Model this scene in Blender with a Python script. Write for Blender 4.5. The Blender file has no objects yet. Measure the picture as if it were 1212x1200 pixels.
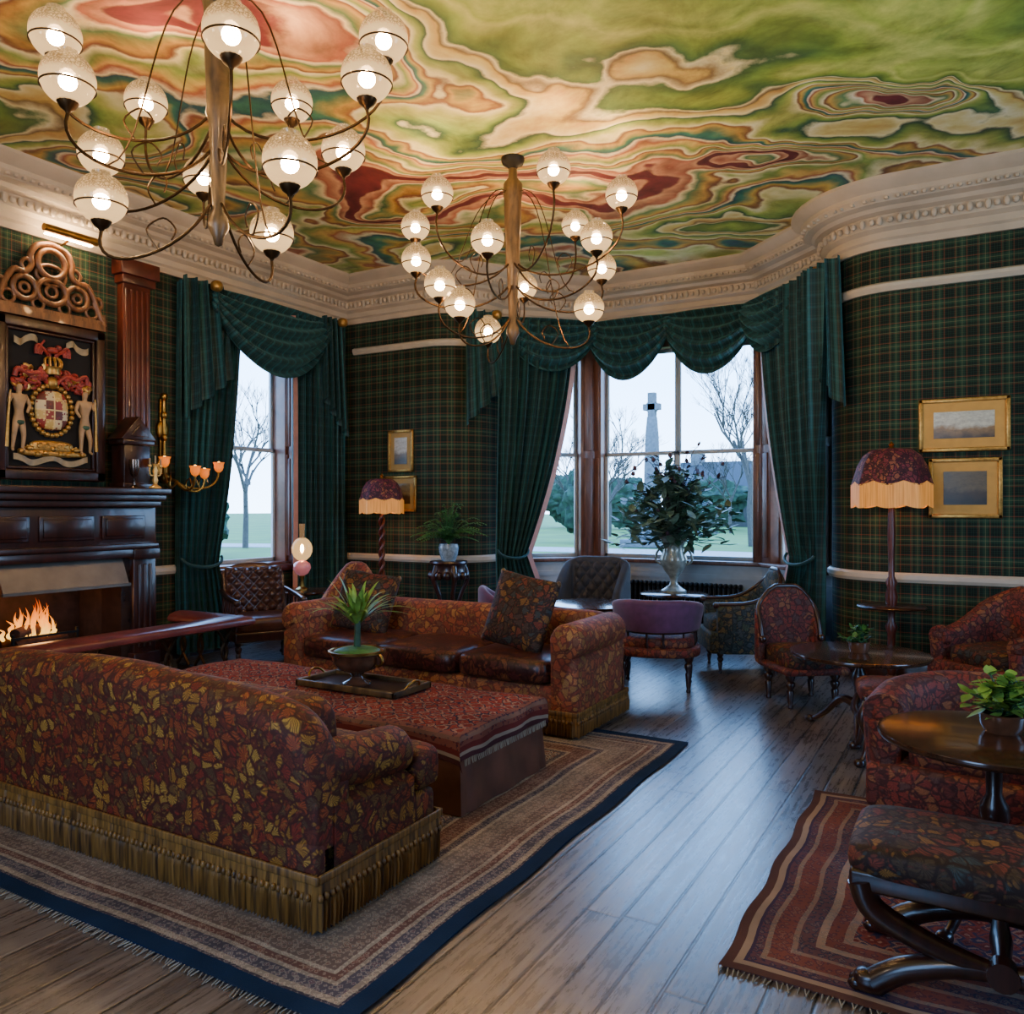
import bpy, bmesh, math, random
from math import pi, sin, cos, radians, sqrt, copysign
from mathutils import Vector, Matrix, noise
random.seed(7)
scene = bpy.context.scene
COL = scene.collection
H = 4.58
TH = radians(29.8)

# ------------------------------------------------------------ node helpers
def hx(h, k=1.0):
    h = h.lstrip('#')
    r = [int(h[i:i+2], 16)/255 for i in (0, 2, 4)]
    return tuple([k*(c/12.92 if c <= .04045 else ((c+.055)/1.055)**2.4) for c in r]+[1.0])

def mk(t, typ, ins=None, **props):
    n = t.nodes.new(typ)
    for k, v in props.items():
        setattr(n, k, v)
    for k, v in (ins or {}).items():
        s = n.inputs[k]
        if isinstance(v, bpy.types.NodeSocket):
            t.links.new(v, s)
        else:
            s.default_value = v
    return n

def M_(t, op, a, b=0.0, c=None):
    d = {0: a, 1: b}
    if c is not None:
        d[2] = c
    return mk(t, 'ShaderNodeMath', d, operation=op).outputs[0]

def V_(t, op, a, b=(0, 0, 0)):
    n = mk(t, 'ShaderNodeVectorMath', {0: a}, operation=op)
    if op == 'SCALE':
        if isinstance(b, bpy.types.NodeSocket): t.links.new(b, n.inputs[3])
        else: n.inputs[3].default_value = b
    elif op != 'LENGTH':
        if isinstance(b, bpy.types.NodeSocket): t.links.new(b, n.inputs[1])
        else: n.inputs[1].default_value = b
    return n.outputs[1] if op == 'LENGTH' else n.outputs[0]

def ramp(t, fac, stops, interp='LINEAR', k=1.0):
    n = t.nodes.new('ShaderNodeValToRGB')
    n.color_ramp.interpolation = interp
    e = n.color_ramp.elements
    while len(e) > 1:
        e.remove(e[-1])
    e[0].position = stops[0][0]
    cc = lambda c: hx(c, k) if isinstance(c, str) else ((c, c, c, 1) if isinstance(c, (int, float)) else c)
    e[0].color = cc(stops[0][1])
    for p, c in stops[1:]:
        q = e.new(p)
        q.color = cc(c)
    t.links.new(fac, n.inputs[0])
    return n.outputs[0]

def mixc(t, f, a, b, blend='MIX'):
    n = mk(t, 'ShaderNodeMix', None, data_type='RGBA', blend_type=blend)
    for i, v in ((0, f), (6, a), (7, b)):
        if isinstance(v, bpy.types.NodeSocket): t.links.new(v, n.inputs[i])
        else: n.inputs[i].default_value = v
    return n.outputs[2]

def newmat(name):
    m = bpy.data.materials.new(name)
    m.use_nodes = True
    t = m.node_tree
    return m, t, t.nodes['Principled BSDF']

def setb(t, b, **kw):
    names = dict(color='Base Color', rough='Roughness', metal='Metallic', ecol='Emission Color', estr='Emission Strength',
                 coat='Coat Weight', coatr='Coat Roughness', sheen='Sheen Weight', spec='Specular IOR Level', normal='Normal')
    for k, v in kw.items():
        s = b.inputs[names[k]]
        if isinstance(v, bpy.types.NodeSocket): t.links.new(v, s)
        else: s.default_value = v

def obco(t, scale=1.0, uv=False):
    c = mk(t, 'ShaderNodeTexCoord').outputs['UV' if uv else 'Object']
    return c if scale == 1.0 else V_(t, 'SCALE', c, scale)

def bump(t, h, strength=.3, dist=.01):
    return mk(t, 'ShaderNodeBump', {'Height': h, 'Strength': strength, 'Distance': dist}).outputs[0]

def nz(t, co, scale, detail=2, rough=.5, out=0, dist=0.0):
    return mk(t, 'ShaderNodeTexNoise', {'Vector': co, 'Scale': scale, 'Detail': detail, 'Roughness': rough, 'Distortion': dist}).outputs[out]

def plain(name, col, rough=.5, metal=0.0, var=.25, nscale=12, **kw):
    m, t, b = newmat(name)
    n = nz(t, obco(t), nscale, 4)
    c = hx(col)
    lo = tuple([x*(1-var) for x in c[:3]]+[1]); hi = tuple([min(1, x*(1+var)) for x in c[:3]]+[1])
    setb(t, b, color=ramp(t, n, [(.3, lo), (.7, hi)]), rough=rough, metal=metal, **kw)
    return m

def wood(name, dark, light, rough=.3, scale=(3, 3, 22)):
    m, t, b = newmat(name)
    co = V_(t, 'MULTIPLY', obco(t), (scale[2], scale[1], scale[0]))
    n = nz(t, co, 1.2, 5, .6, dist=.6)
    setb(t, b, color=ramp(t, n, [(.3, dark), (.7, light)]), rough=rough, coat=.15)
    return m

def leaf_fabric(name, cols, dark='#1c120e', scale=9.0, wave=1.0, rough=.7, glow=0, k=.6, sheen=.15):
    """woven foliage: fern fronds built from radiating barbs inside distorted cells"""
    m, t, b = newmat(name)
    co = obco(t)
    w = nz(t, co, 6, 2, out=1)
    co2 = V_(t, 'ADD', V_(t, 'SCALE', co, scale), V_(t, 'SCALE', w, 2.4))
    vo = mk(t, 'ShaderNodeTexVoronoi', {'Vector': co2, 'Scale': 1.0})
    ve = mk(t, 'ShaderNodeTexVoronoi', {'Vector': co2, 'Scale': 1.0}, feature='DISTANCE_TO_EDGE')
    sep = mk(t, 'ShaderNodeSeparateColor', {0: vo.outputs['Color']})
    n = len(cols)
    base = ramp(t, sep.outputs[0], [(i/n, c) for i, c in enumerate(cols)], 'CONSTANT', k)
    rel = V_(t, 'SUBTRACT', co2, vo.outputs['Position'])
    sx = mk(t, 'ShaderNodeSeparateXYZ', {0: rel})
    ang = M_(t, 'ARCTAN2', M_(t, 'ADD', sx.outputs[0], sx.outputs[1]), sx.outputs[2])
    vein = M_(t, 'SINE', M_(t, 'ADD', M_(t, 'MULTIPLY', ang, 13.0), M_(t, 'MULTIPLY', vo.outputs['Distance'], 7.0)))
    vein = ramp(t, M_(t, 'MULTIPLY_ADD', vein, .5, .5), [(.35, 0), (.6, 1)])
    edge = ramp(t, ve.outputs['Distance'], [(.06, 0), (.16, 1)])
    f = M_(t, 'MULTIPLY', edge, M_(t, 'MULTIPLY_ADD', vein, .8*wave, 1-.8*wave))
    vs = mk(t, 'ShaderNodeTexVoronoi', {'Vector': V_(t, 'ADD', co2, (7.3, 2.1, 5.5)), 'Scale': 2.6})
    ss = mk(t, 'ShaderNodeSeparateColor', {0: vs.outputs['Color']})
    under = mixc(t, ramp(t, vs.outputs['Distance'], [(.25, 1), (.45, 0)]), hx(dark, k), ramp(t, ss.outputs[1], [(i/n, c) for i, c in enumerate(cols[::-1])], 'CONSTANT', k))
    under = mixc(t, .4, under, hx(dark, k))
    c = mixc(t, f, under, base)
    patch = nz(t, co, 2.5, 3)
    c = mixc(t, .5, c, ramp(t, patch, [(.3, .38), (.7, .62)]), 'OVERLAY')
    fine = nz(t, co, 220, 2)
    c = mixc(t, .5, c, ramp(t, fine, [(.3, .3), (.7, .7)]), 'OVERLAY')
    setb(t, b, color=c, rough=rough, sheen=sheen, spec=.35, normal=bump(t, fine, .2, .003))
    b.inputs['Sheen Tint'].default_value = hx(cols[0])
    if glow: setb(t, b, ecol=c, estr=glow)
    return m

def tartan(name, base, mid, blk, red, lite, sett=.27, rough=.85, uv=True, k=1.0, sheen=0.0, stripe=0.0):
    m, t, b = newmat(name)
    co = obco(t, uv=uv)
    s = mk(t, 'ShaderNodeSeparateXYZ', {0: co})
    def st(c):
        x = M_(t, 'FRACT', M_(t, 'DIVIDE', c, sett))
        return ramp(t, x, [(0, base), (.10, mid), (.20, lite), (.222, mid), (.33, base), (.40, red), (.43, base), (.50, blk),
                           (.60, mid), (.62, blk), (.70, mid), (.72, blk), (.80, base), (.88, red), (.905, base), (.94, lite), (.96, base)], 'CONSTANT', k)
    a = st(s.outputs[0]); c2 = st(s.outputs[1])
    c = mixc(t, .5-stripe*.35, a, c2)
    n = nz(t, obco(t), 1.5, 3)
    c = mixc(t, .6, c, ramp(t, n, [(.3, .35), (.7, .65)]), 'OVERLAY')
    fine = nz(t, obco(t), 300, 1)
    setb(t, b, color=c, rough=rough, spec=.25, sheen=sheen, normal=bump(t, fine, .2, .002))
    if sheen: b.inputs['Sheen Tint'].default_value = hx('#6aa8a8')
    return m

def emis(name, col, strength):
    m, t, b = newmat(name)
    setb(t, b, color=hx(col), ecol=hx(col), estr=strength)
    return m

# ------------------------------------------------------------ materials
mWall = tartan('tartan_wallpaper', base='#1f3529', mid='#2d523e', blk='#171f1b', red='#964c34', lite='#949466', sett=.18, k=.68)
mCurt = tartan('tartan_curtain_wool', base='#1d3c3b', mid='#286064', blk='#162c2e', red='#4a3e3e', lite='#528082', sett=.12, k=.9, sheen=.4, rough=.6, stripe=.8)
mCream = plain('cream_painted_plaster', '#b9aa94', .6, var=.12, nscale=3)
mRail = plain('cream_gloss_paint', '#bdb29e', .4, var=.06)
mWhite = plain('grey_white_paint', '#a4aaae', .45, var=.06)
mWoodR = wood('red_mahogany', '#35150d', '#64291b', .35)
mWoodD = wood('dark_mahogany', '#170b07', '#3a1b14', .28)
mWoodF = wood('window_oak', '#4a2a1e', '#7a4c38', .4)
mWoodT = wood('table_mahogany', '#22140e', '#4a2c1b', .16)
mWoodG = wood('gilded_oak', '#2a1c0f', '#6e5430', .45, scale=(3, 3, 10))
mBrass = plain('aged_brass', '#9a7538', .35, 1.0)
mBronze = plain('dark_bronze', '#43311e', .4, .9)
mIron = plain('black_iron', '#171512', .45, .5)
mGold = plain('gilt', '#b08542', .35, .7, var=.3, nscale=40)
mSteel = plain('aged_steel', '#6a645c', .45, .6, var=.25, nscale=5)
mBlack = plain('soot_black', '#13100e', .9)
mLeatherD = plain('dark_leather', '#44281f', .28, var=.35, nscale=8)
mLeatherR = plain('oxblood_leather', '#622c28', .28, var=.3, nscale=6)
mPurple = plain('plum_velvet', '#54254a', .65, var=.3, sheen=.3)
mStone = plain('grey_stone', '#585b5e', .9, var=.25)
mGlaze = plain('silvery_glazed_ceramic', '#8b8f84', .2, .2, var=.45, nscale=14)
mPink = plain('pink_lining', '#b07f72', .7, var=.1)
mLeafG = plain('leaf_green', '#3f7030', .5, var=.5, nscale=20)
mLeafD = plain('leaf_dark', '#2c4c34', .5, var=.5, nscale=20)
mLeafS = plain('leaf_sage', '#5f7862', .5, var=.5, nscale=20)
mLeafY = plain('leaf_fresh', '#6f963a', .5, var=.4, nscale=20)
mBerry = plain('plum_foliage', '#422a36', .6, var=.4)
mCeramB = plain('brown_glazed_pot', '#5a3a2a', .2, var=.4)
fabNear = leaf_fabric('fern_jacquard', ['#a34c22', '#6e2c1a', '#b47c28', '#5f4428', '#a4481c', '#7c5a28', '#8e2e1c', '#c4923a'], dark='#4c1c10', scale=21, wave=.9, k=.66, sheen=.06)
fabFar = leaf_fabric('rust_leaf_jacquard', ['#bc663a', '#a04a32', '#c48c4a', '#80543c', '#ac5438', '#9a703a', '#c67e48'], dark='#70382a', scale=19, wave=.6, k=.7, sheen=.12)
fabSeat = leaf_fabric('plum_cushion_jacquard', ['#743e36', '#8a4c34', '#50302f', '#965a38', '#683234'], dark='#3c1e1c', scale=15, wave=.7, rough=.32, k=.55, sheen=.05)
fabTeal = leaf_fabric('teal_leaf_jacquard', ['#4c5c46', '#3a5054', '#7e6c44', '#4c585e', '#34464a', '#8a703e'], dark='#1a262a', scale=19, k=.62, sheen=.05)
fabRed = leaf_fabric('red_floral_jacquard', ['#a04a36', '#78362e', '#a8683e', '#684640', '#963a2c'], dark='#4c201c', scale=22, wave=.6, k=.66, sheen=.1)
fabDk = leaf_fabric('dark_floral_tapestry', ['#8a422c', '#54423a', '#a0702e', '#3e4e50', '#863a28', '#52402c'], dark='#2c1814', scale=19, wave=.8, k=.6, sheen=.05)

def gold_fringe(name, c1='#3a2410', c2='#94682c'):
    m, t, b = newmat(name)
    n = nz(t, V_(t, 'MULTIPLY', obco(t), (60, 60, 4)), 1, 2)
    setb(t, b, color=ramp(t, n, [(.3, c1), (.7, c2)]), rough=.5)
    return m
mFringe = gold_fringe('bronze_bullion_fringe')

def floor_mat():
    m, t, b = newmat('worn_oak_boards')
    co = obco(t)
    s = mk(t, 'ShaderNodeSeparateXYZ', {0: co})
    W = .15
    px = M_(t, 'DIVIDE', s.outputs[0], W)
    idx = M_(t, 'FLOOR', px)
    wn = mk(t, 'ShaderNodeTexWhiteNoise', {'W': idx}, noise_dimensions='1D').outputs[0]
    ly = M_(t, 'DIVIDE', M_(t, 'ADD', s.outputs[1], M_(t, 'MULTIPLY', wn, 7.0)), 3.1)
    idy = M_(t, 'FLOOR', ly)
    cmb = mk(t, 'ShaderNodeCombineXYZ', {0: idx, 1: idy})
    wn2 = mk(t, 'ShaderNodeTexWhiteNoise', {'Vector': cmb.outputs[0]}, noise_dimensions='2D').outputs[0]
    fx = M_(t, 'FRACT', px)
    e = M_(t, 'MINIMUM', fx, M_(t, 'SUBTRACT', 1.0, fx))
    fy = M_(t, 'FRACT', ly)
    ey = M_(t, 'MULTIPLY', M_(t, 'MINIMUM', fy, M_(t, 'SUBTRACT', 1.0, fy)), 18)
    e2 = M_(t, 'ADD', M_(t, 'MINIMUM', e, ey), M_(t, 'MULTIPLY_ADD', nz(t, co, 14, 3), .04, -.02))
    gap = ramp(t, e2, [(.015, 0), (.055, 1)])
    grain = nz(t, V_(t, 'ADD', V_(t, 'MULTIPLY', co, (38, 1.6, 1)), V_(t, 'SCALE', cmb.outputs[0], 3.7)), 1, 7, .7, dist=.5)
    base = ramp(t, grain, [(.25, '#2a211d'), (.42, '#54473e'), (.58, '#776a60'), (.75, '#a39a90')])
    base = mixc(t, .85, base, ramp(t, wn2, [(0, .25), (1, .7)]), 'OVERLAY')
    blot = nz(t, co, 2.0, 6, .6)
    base = mixc(t, .7, base, ramp(t, blot, [(.35, .3), (.65, .68)]), 'OVERLAY')
    scuf = nz(t, V_(t, 'MULTIPLY', co, (14, 3.5, 1)), 2.2, 8, .75)
    base = mixc(t, ramp(t, scuf, [(.54, 0), (.7, .5)]), base, hx('#a39c94'))
    dk = nz(t, V_(t, 'MULTIPLY', co, (12, 3, 1)), 3.1, 8, .75)
    base = mixc(t, ramp(t, dk, [(.58, 0), (.74, .6)]), base, hx('#221a16'))
    c = mixc(t, gap, hx('#060404'), base)
    c = mixc(t, .25, c, hx('#2a3038'))
    r = ramp(t, M_(t, 'ADD', M_(t, 'MULTIPLY', scuf, .5), M_(t, 'MULTIPLY', grain, .5)), [(.38, .2), (.62, .4)])
    hgt = M_(t, 'ADD', M_(t, 'ADD', gap, M_(t, 'MULTIPLY', grain, .5)), M_(t, 'MULTIPLY', scuf, .3))
    setb(t, b, color=c, rough=r, normal=bump(t, hgt, .45, .006), spec=1.0, coat=1.0, coatr=.3)
    return m

def rug_mat(name, W, L, bands, field, border_cols, fscale=16, inner=.75, fmix=.0, bm_=.35, k=.7, rnd=.6):
    m, t, b = newmat(name)
    co = obco(t, uv=True)
    s = mk(t, 'ShaderNodeSeparateXYZ', {0: co})
    x, y = s.outputs[0], s.outputs[1]
    e = M_(t, 'MINIMUM', M_(t, 'MINIMUM', x, M_(t, 'SUBTRACT', W, x)), M_(t, 'MINIMUM', y, M_(t, 'SUBTRACT', L, y)))
    e = M_(t, 'ADD', e, M_(t, 'MULTIPLY', nz(t, co, 9, 1), .01))
    band = ramp(t, e, bands, 'CONSTANT', k)
    cs = V_(t, 'ADD', V_(t, 'SCALE', co, fscale), V_(t, 'SCALE', nz(t, co, 14, 2, out=1), 1.1))
    sn = V_(t, 'SNAP', cs, (.1, .1, .1))
    vo = mk(t, 'ShaderNodeTexVoronoi', {'Vector': sn, 'Scale': .6, 'Randomness': rnd}, distance='MANHATTAN')
    f1 = ramp(t, vo.outputs['Distance'], field, 'CONSTANT', k)
    vo3 = mk(t, 'ShaderNodeTexVoronoi', {'Vector': sn, 'Scale': 1.9, 'Randomness': .7}, distance='MANHATTAN')
    f1 = mixc(t, ramp(t, vo3.outputs['Distance'], [(.34, .8), (.4, 0)]), f1, ramp(t, mk(t, 'ShaderNodeSeparateColor', {0: vo3.outputs['Color']}).outputs[0], [(0, field[0][1]), (.3, field[1][1]), (.5, field[2][1]), (.75, field[3][1])], 'CONSTANT', k))
    vo2 = mk(t, 'ShaderNodeTexVoronoi', {'Vector': sn, 'Scale': 1.25, 'Randomness': .45}, distance='MANHATTAN')
    f2 = ramp(t, vo2.outputs['Distance'], border_cols, 'CONSTANT', k)
    isb = ramp(t, e, [(0, 1), (inner, 0)], 'CONSTANT')
    pat = mixc(t, isb, f1, f2)
    edge = ramp(t, e, [(0, 1), (.08, bm_), (inner, fmix)], 'CONSTANT')
    c = mixc(t, edge, pat, band)
    n = nz(t, obco(t), 3, 5)
    c = mixc(t, .8, c, ramp(t, n, [(.3, .34), (.7, .66)]), 'OVERLAY')
    fine = nz(t, obco(t), 250, 1)
    setb(t, b, color=c, rough=.95, spec=.1, normal=bump(t, fine, .4, .004))
    return m

def ceiling_mat():
    m, t, b = newmat('marbled_ceiling_painting')
    co = obco(t)
    w1 = V_(t, 'SUBTRACT', nz(t, co, .5, 2, .5, out=1), (.5, .5, .5))
    w2 = V_(t, 'SUBTRACT', nz(t, co, 1.9, 2, .5, out=1), (.5, .5, .5))
    P = V_(t, 'ADD', V_(t, 'ADD', co, V_(t, 'SCALE', w1, 2.0)), V_(t, 'SCALE', w2, .5))
    Pr = mk(t, 'ShaderNodeVectorRotate', {'Vector': P, 'Angle': -TH}, rotation_type='Z_AXIS').outputs[0]
    Ps = V_(t, 'MULTIPLY', Pr, (.5, 1.0, 1.0))
    base = nz(t, Ps, .6, 1, .4)
    h = mk(t, 'ShaderNodeMapRange', {0: base, 1: .28, 2: .72, 3: 0.0, 4: .93}).outputs[0]
    P2 = V_(t, 'ADD', V_(t, 'ADD', co, V_(t, 'SCALE', w1, .8)), V_(t, 'SCALE', w2, .5))
    for (cx, cy, rx, ry, a, A) in [(-4.35, 7.1, 2.0, 1.1, 29.8, .5), (-.45, 6.5, .6, .22, 29.8, .9), (-1.5, 7.1, .42, .22, 29.8, .6),
                                   (-2.4, 8.6, .8, .35, 29.8, -.4), (-4.9, 3.3, 1.0, .6, 29.8, .25), (-.1, 5.4, .9, .5, 29.8, -.2),
                                   (-2.4, 5.2, 2.0, .8, 29.8, -.2), (-6.3, 5.6, .7, 1.2, 0, .2), (-1.2, 6.1, 1.3, .35, 50, .2)]:
        d = V_(t, 'SUBTRACT', P2, (cx, cy, 0))
        rr = mk(t, 'ShaderNodeVectorRotate', {'Vector': d, 'Angle': -radians(a)}, rotation_type='Z_AXIS').outputs[0]
        q = V_(t, 'LENGTH', V_(t, 'MULTIPLY', rr, (1/rx, 1/ry, 0)))
        g = M_(t, 'POWER', 2.718, M_(t, 'MULTIPLY', M_(t, 'MULTIPLY', q, q), -1.0))
        h = M_(t, 'MULTIPLY_ADD', g, A, h)
    h = M_(t, 'MULTIPLY_ADD', nz(t, co, 9, 4, .6), .03, h)
    h = M_(t, 'PINGPONG', h, 1.0)
    stops = [(0, '#bcc868'), (.05, '#a4b650'), (.09, '#c8cf74'), (.15, '#96ac48'), (.21, '#6c8c40'), (.235, '#4c7040'),
             (.25, '#f0e6bc'), (.275, '#8a6a40'), (.29, '#d8b868'), (.33, '#e2cf8c'), (.36, '#f2e8c4'), (.375, '#2f5a48'), (.40, '#7f9e4c'),
             (.45, '#b8c066'), (.49, '#f0e8c0'), (.505, '#8a5436'), (.53, '#d2b058'), (.565, '#3f8070'), (.59, '#2c5668'), (.605, '#f0e6cc'),
             (.63, '#a85a44'), (.65, '#dcbc70'), (.70, '#86a454'), (.745, '#f0e8c4'), (.76, '#7a4434'), (.79, '#caa458'), (.84, '#5f8a60'), (.87, '#f0e4c4'), (.89, '#a8604e'), (.94, '#d0a488'), (.955, '#763038'), (1, '#6a2a34')]
    c = ramp(t, h, stops)
    br = nz(t, V_(t, 'ADD', V_(t, 'SCALE', co, 3), V_(t, 'SCALE', w1, 6)), 1.3, 6, .65)
    c = mixc(t, .9, c, ramp(t, br, [(.3, .22), (.7, .72)]), 'OVERLAY')
    br2 = nz(t, co, 1.1, 3, .6)
    c = mixc(t, .5, c, ramp(t, br2, [(.35, (.42, .34, .26, 1)), (.65, (.58, .62, .42, 1))]), 'OVERLAY')
    setb(t, b, color=c, rough=.6)
    return m
mFloor = floor_mat()
mCeil = ceiling_mat()

def glassmat(name, tint=(.97, .99, 1, 1)):
    m = bpy.data.materials.new(name); m.use_nodes = True
    t = m.node_tree; t.nodes.clear()
    tr = mk(t, 'ShaderNodeBsdfTransparent', {0: tint})
    mk(t, 'ShaderNodeOutputMaterial', {0: tr.outputs[0]})
    return m
mPane = glassmat('window_glass')
def globemat(name, e1, e2, strength, trans=.5, etch=True):
    m = bpy.data.materials.new(name); m.use_nodes = True
    t = m.node_tree; t.nodes.clear()
    co = obco(t)
    s = mk(t, 'ShaderNodeSeparateXYZ', {0: co})
    if etch:
        vo = mk(t, 'ShaderNodeTexVoronoi', {'Vector': V_(t, 'ADD', V_(t, 'SCALE', co, 60), V_(t, 'SCALE', nz(t, co, 30, 2, out=1), 2.5)), 'Scale': 1.0}, feature='DISTANCE_TO_EDGE').outputs[0]
        pat = ramp(t, vo, [(.04, .2), (.22, .95)])
        zz = M_(t, 'MULTIPLY_ADD', s.outputs[2], 4.0, .5)
        up = ramp(t, zz, [(.5, 0), (.6, 1), (.85, 1), (.95, .5)])
        f = mixc(t, up, (1, 1, 1, 1), pat)
        st = ramp(t, zz, [(.05, .8), (.42, 1.0), (.7, .6), (1, .38)])
        em = mk(t, 'ShaderNodeEmission', {0: mixc(t, f, hx(e2), hx(e1)), 1: M_(t, 'MULTIPLY', st, strength)})
    else:
        em = mk(t, 'ShaderNodeEmission', {0: hx(e1), 1: strength})
    tr = mk(t, 'ShaderNodeBsdfTransparent', {0: (1, .94, .84, 1)}); gl = mk(t, 'ShaderNodeBsdfGlossy', {'Roughness': .1})
    mx = mk(t, 'ShaderNodeMixShader', {0: trans, 1: em.outputs[0], 2: tr.outputs[0]})
    mx2 = mk(t, 'ShaderNodeMixShader', {0: .04, 1: mx.outputs[0], 2: gl.outputs[0]})
    mk(t, 'ShaderNodeOutputMaterial', {0: mx2.outputs[0]})
    return m
mGlobe = globemat('etched_opal_glass', '#ffcc88', '#94602c', 2.2, .3)
mBulb = emis('bulb_glow', '#ffcc92', 560)
mAmber = emis('amber_glass', '#ff8018', .7)

# ------------------------------------------------------------ geometry helpers
def box(x0, x1, y0, y1, z0, z1):
    v = [(x, y, z) for x in (x0, x1) for y in (y0, y1) for z in (z0, z1)]
    return v, [(0, 1, 3, 2), (4, 6, 7, 5), (0, 4, 5, 1), (2, 3, 7, 6), (0, 2, 6, 4), (1, 5, 7, 3)]

def xf(s, loc=(0, 0, 0), rz=0, rx=0, ry=0, sc=(1, 1, 1)):
    Mx = Matrix.Translation(loc) @ Matrix.Rotation(rz, 4, 'Z') @ Matrix.Rotation(ry, 4, 'Y') @ Matrix.Rotation(rx, 4, 'X') @ Matrix.Diagonal((*sc, 1))
    return ([tuple(Mx @ Vector(p)) for p in s[0]],) + tuple(s[1:])

def lathe(prof, seg=24, c=(0, 0, 0), cap=True):
    v = []; f = []
    n = len(prof)
    for i in range(seg):
        a = 2*pi*i/seg
        for r, z in prof:
            v.append((c[0]+r*cos(a), c[1]+r*sin(a), c[2]+z))
    for i in range(seg):
        j = (i+1) % seg
        for k in range(n-1):
            f.append((i*n+k, j*n+k, j*n+k+1, i*n+k+1))
    if cap:
        if prof[0][0] > 1e-4: f.append([i*n for i in range(seg)][::-1])
        if prof[-1][0] > 1e-4: f.append([i*n+n-1 for i in range(seg)])
    return v, f

def loft(secs, cap=True, closed=True):
    v = []; f = []
    n = len(secs[0])
    for s in secs: v += [tuple(p) for p in s]
    for i in range(len(secs)-1):
        for k in range(n if closed else n-1):
            q = (k+1) % n
            f.append((i*n+k, i*n+q, (i+1)*n+q, (i+1)*n+k))
    if cap and closed:
        f.append(list(range(n))[::-1]); f.append([(len(secs)-1)*n+k for k in range(n)])
    return v, f

def tube(pts, rad, seg=8):
    P = [Vector(p) for p in pts]
    n = len(P)
    R = rad if isinstance(rad, (list, tuple)) else [rad]*n
    secs = []
    t0 = (P[1]-P[0]).normalized()
    up = Vector((0, 0, 1)) if abs(t0.z) < .9 else Vector((1, 0, 0))
    nrm = (up - t0*up.dot(t0)).normalized()
    for i in range(n):
        t = (P[min(i+1, n-1)]-P[max(i-1, 0)])
        t = t.normalized() if t.length > 1e-9 else t0
        nrm = (nrm - t*nrm.dot(t))
        nrm = nrm.normalized() if nrm.length > 1e-6 else Vector((1, 0, 0))
        bn = t.cross(nrm)
        secs.append([P[i]+(nrm*cos(2*pi*k/seg)+bn*sin(2*pi*k/seg))*R[i] for k in range(seg)])
    return loft(secs)

def bez(p0, p1, p2, p3, n=12):
    p0, p1, p2, p3 = map(Vector, (p0, p1, p2, p3))
    return [p0*(1-t)**3+p1*3*t*(1-t)**2+p2*3*t*t*(1-t)+p3*t**3 for t in [i/n for i in range(n+1)]]

def spl(pts, n=6):
    P = [Vector(p) for p in pts]; o = []
    for i in range(len(P)-1):
        a = P[max(i-1, 0)]; b = P[i]; c = P[i+1]; d = P[min(i+2, len(P)-1)]
        for k in range(n):
            t = k/n
            o.append(.5*((2*b)+(c-a)*t+(2*a-5*b+4*c-d)*t*t+(3*b-a-3*c+d)*t**3))
    o.append(P[-1])
    return o

def sp(a, e): return copysign(abs(a)**e, a)
def se(c, s, e=.4, e2=None, nu=28, nv=14):
    e2 = e if e2 is None else e2
    v = []; f = []
    for j in range(nv+1):
        ph = -pi/2+pi*j/nv
        for i in range(nu):
            u = 2*pi*i/nu
            cp = max(cos(ph), 0)**e
            v.append((c[0]+s[0]*cp*sp(cos(u), e2), c[1]+s[1]*cp*sp(sin(u), e2), c[2]+s[2]*sp(sin(ph), e)))
    for j in range(nv):
        for i in range(nu):
            q = (i+1) % nu
            f.append((j*nu+i, j*nu+q, (j+1)*nu+q, (j+1)*nu+i))
    return v, f

def extr(poly, axis, a, b):
    def mp(p, h):
        if axis == 'y': return (p[0], h, p[1])
        if axis == 'x': return (h, p[0], p[1])
        return (p[0], p[1], h)
    return loft([[mp(p, a) for p in poly], [mp(p, b) for p in poly]])

def sheet(fn, nu, nv, uvs=(1, 1)):
    v = []; f = []; uv = []
    for j in range(nv+1):
        for i in range(nu+1):
            v.append(tuple(fn(i/nu, j/nv))); uv.append((i/nu*uvs[0], j/nv*uvs[1]))
    for j in range(nv):
        for i in range(nu):
            a = j*(nu+1)+i
            f.append((a, a+1, a+nu+2, a+nu+1))
    return v, f, uv

def offs(path, k):
    p = Vector(path[k])
    ds = []
    if k > 0: ds.append((p-Vector(path[k-1])).normalized())
    if k < len(path)-1: ds.append((Vector(path[k+1])-p).normalized())
    ns = [Vector((d.y, -d.x)) for d in ds]
    if len(ns) == 1: return ns[0]
    m = (ns[0]+ns[1]).normalized()
    return m/max(.3, m.dot(ns[0]))

def expath(path, prof, a0=0.0):
    secs = []; uv = []; s = a0
    for k, p in enumerate(path):
        if k: s += (Vector(p)-Vector(path[k-1])).length
        n = offs(path, k)
        secs.append([(p[0]+n.x*o, p[1]+n.y*o, z) for o, z in prof])
        uv += [(s, z) for o, z in prof]
    v, f = loft(secs)
    return v, f, uv

def shell(pts, zt, z0, th=.1, flare=0.0):
    secs = []
    n = len(pts)
    for k in range(n):
        nn = offs(pts, k)
        p = pts[k]; t = zt[k]; b = z0
        h = th/2
        prof = [(-h*.8, b), (-h, b+.03), (-h, t-h)]
        prof += [(-h*cos(a), t-h+h*sin(a)) for a in [pi*i/6 for i in range(1, 6)]]
        prof += [(h, t-h), (h, b+.03), (h*.8, b)]
        e = min(k, n-1-k)
        sc = 1 if e > 0 else .8
        mz = (t+b)/2
        secs.append([(p[0]+nn.x*(o*sc-flare*max(0, (z-b)/(t-b))**2), p[1]+nn.y*(o*sc-flare*max(0, (z-b)/(t-b))**2), mz+(z-mz)*(.97 if e == 0 else 1)) for o, z in prof])
    return loft(secs)

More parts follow.
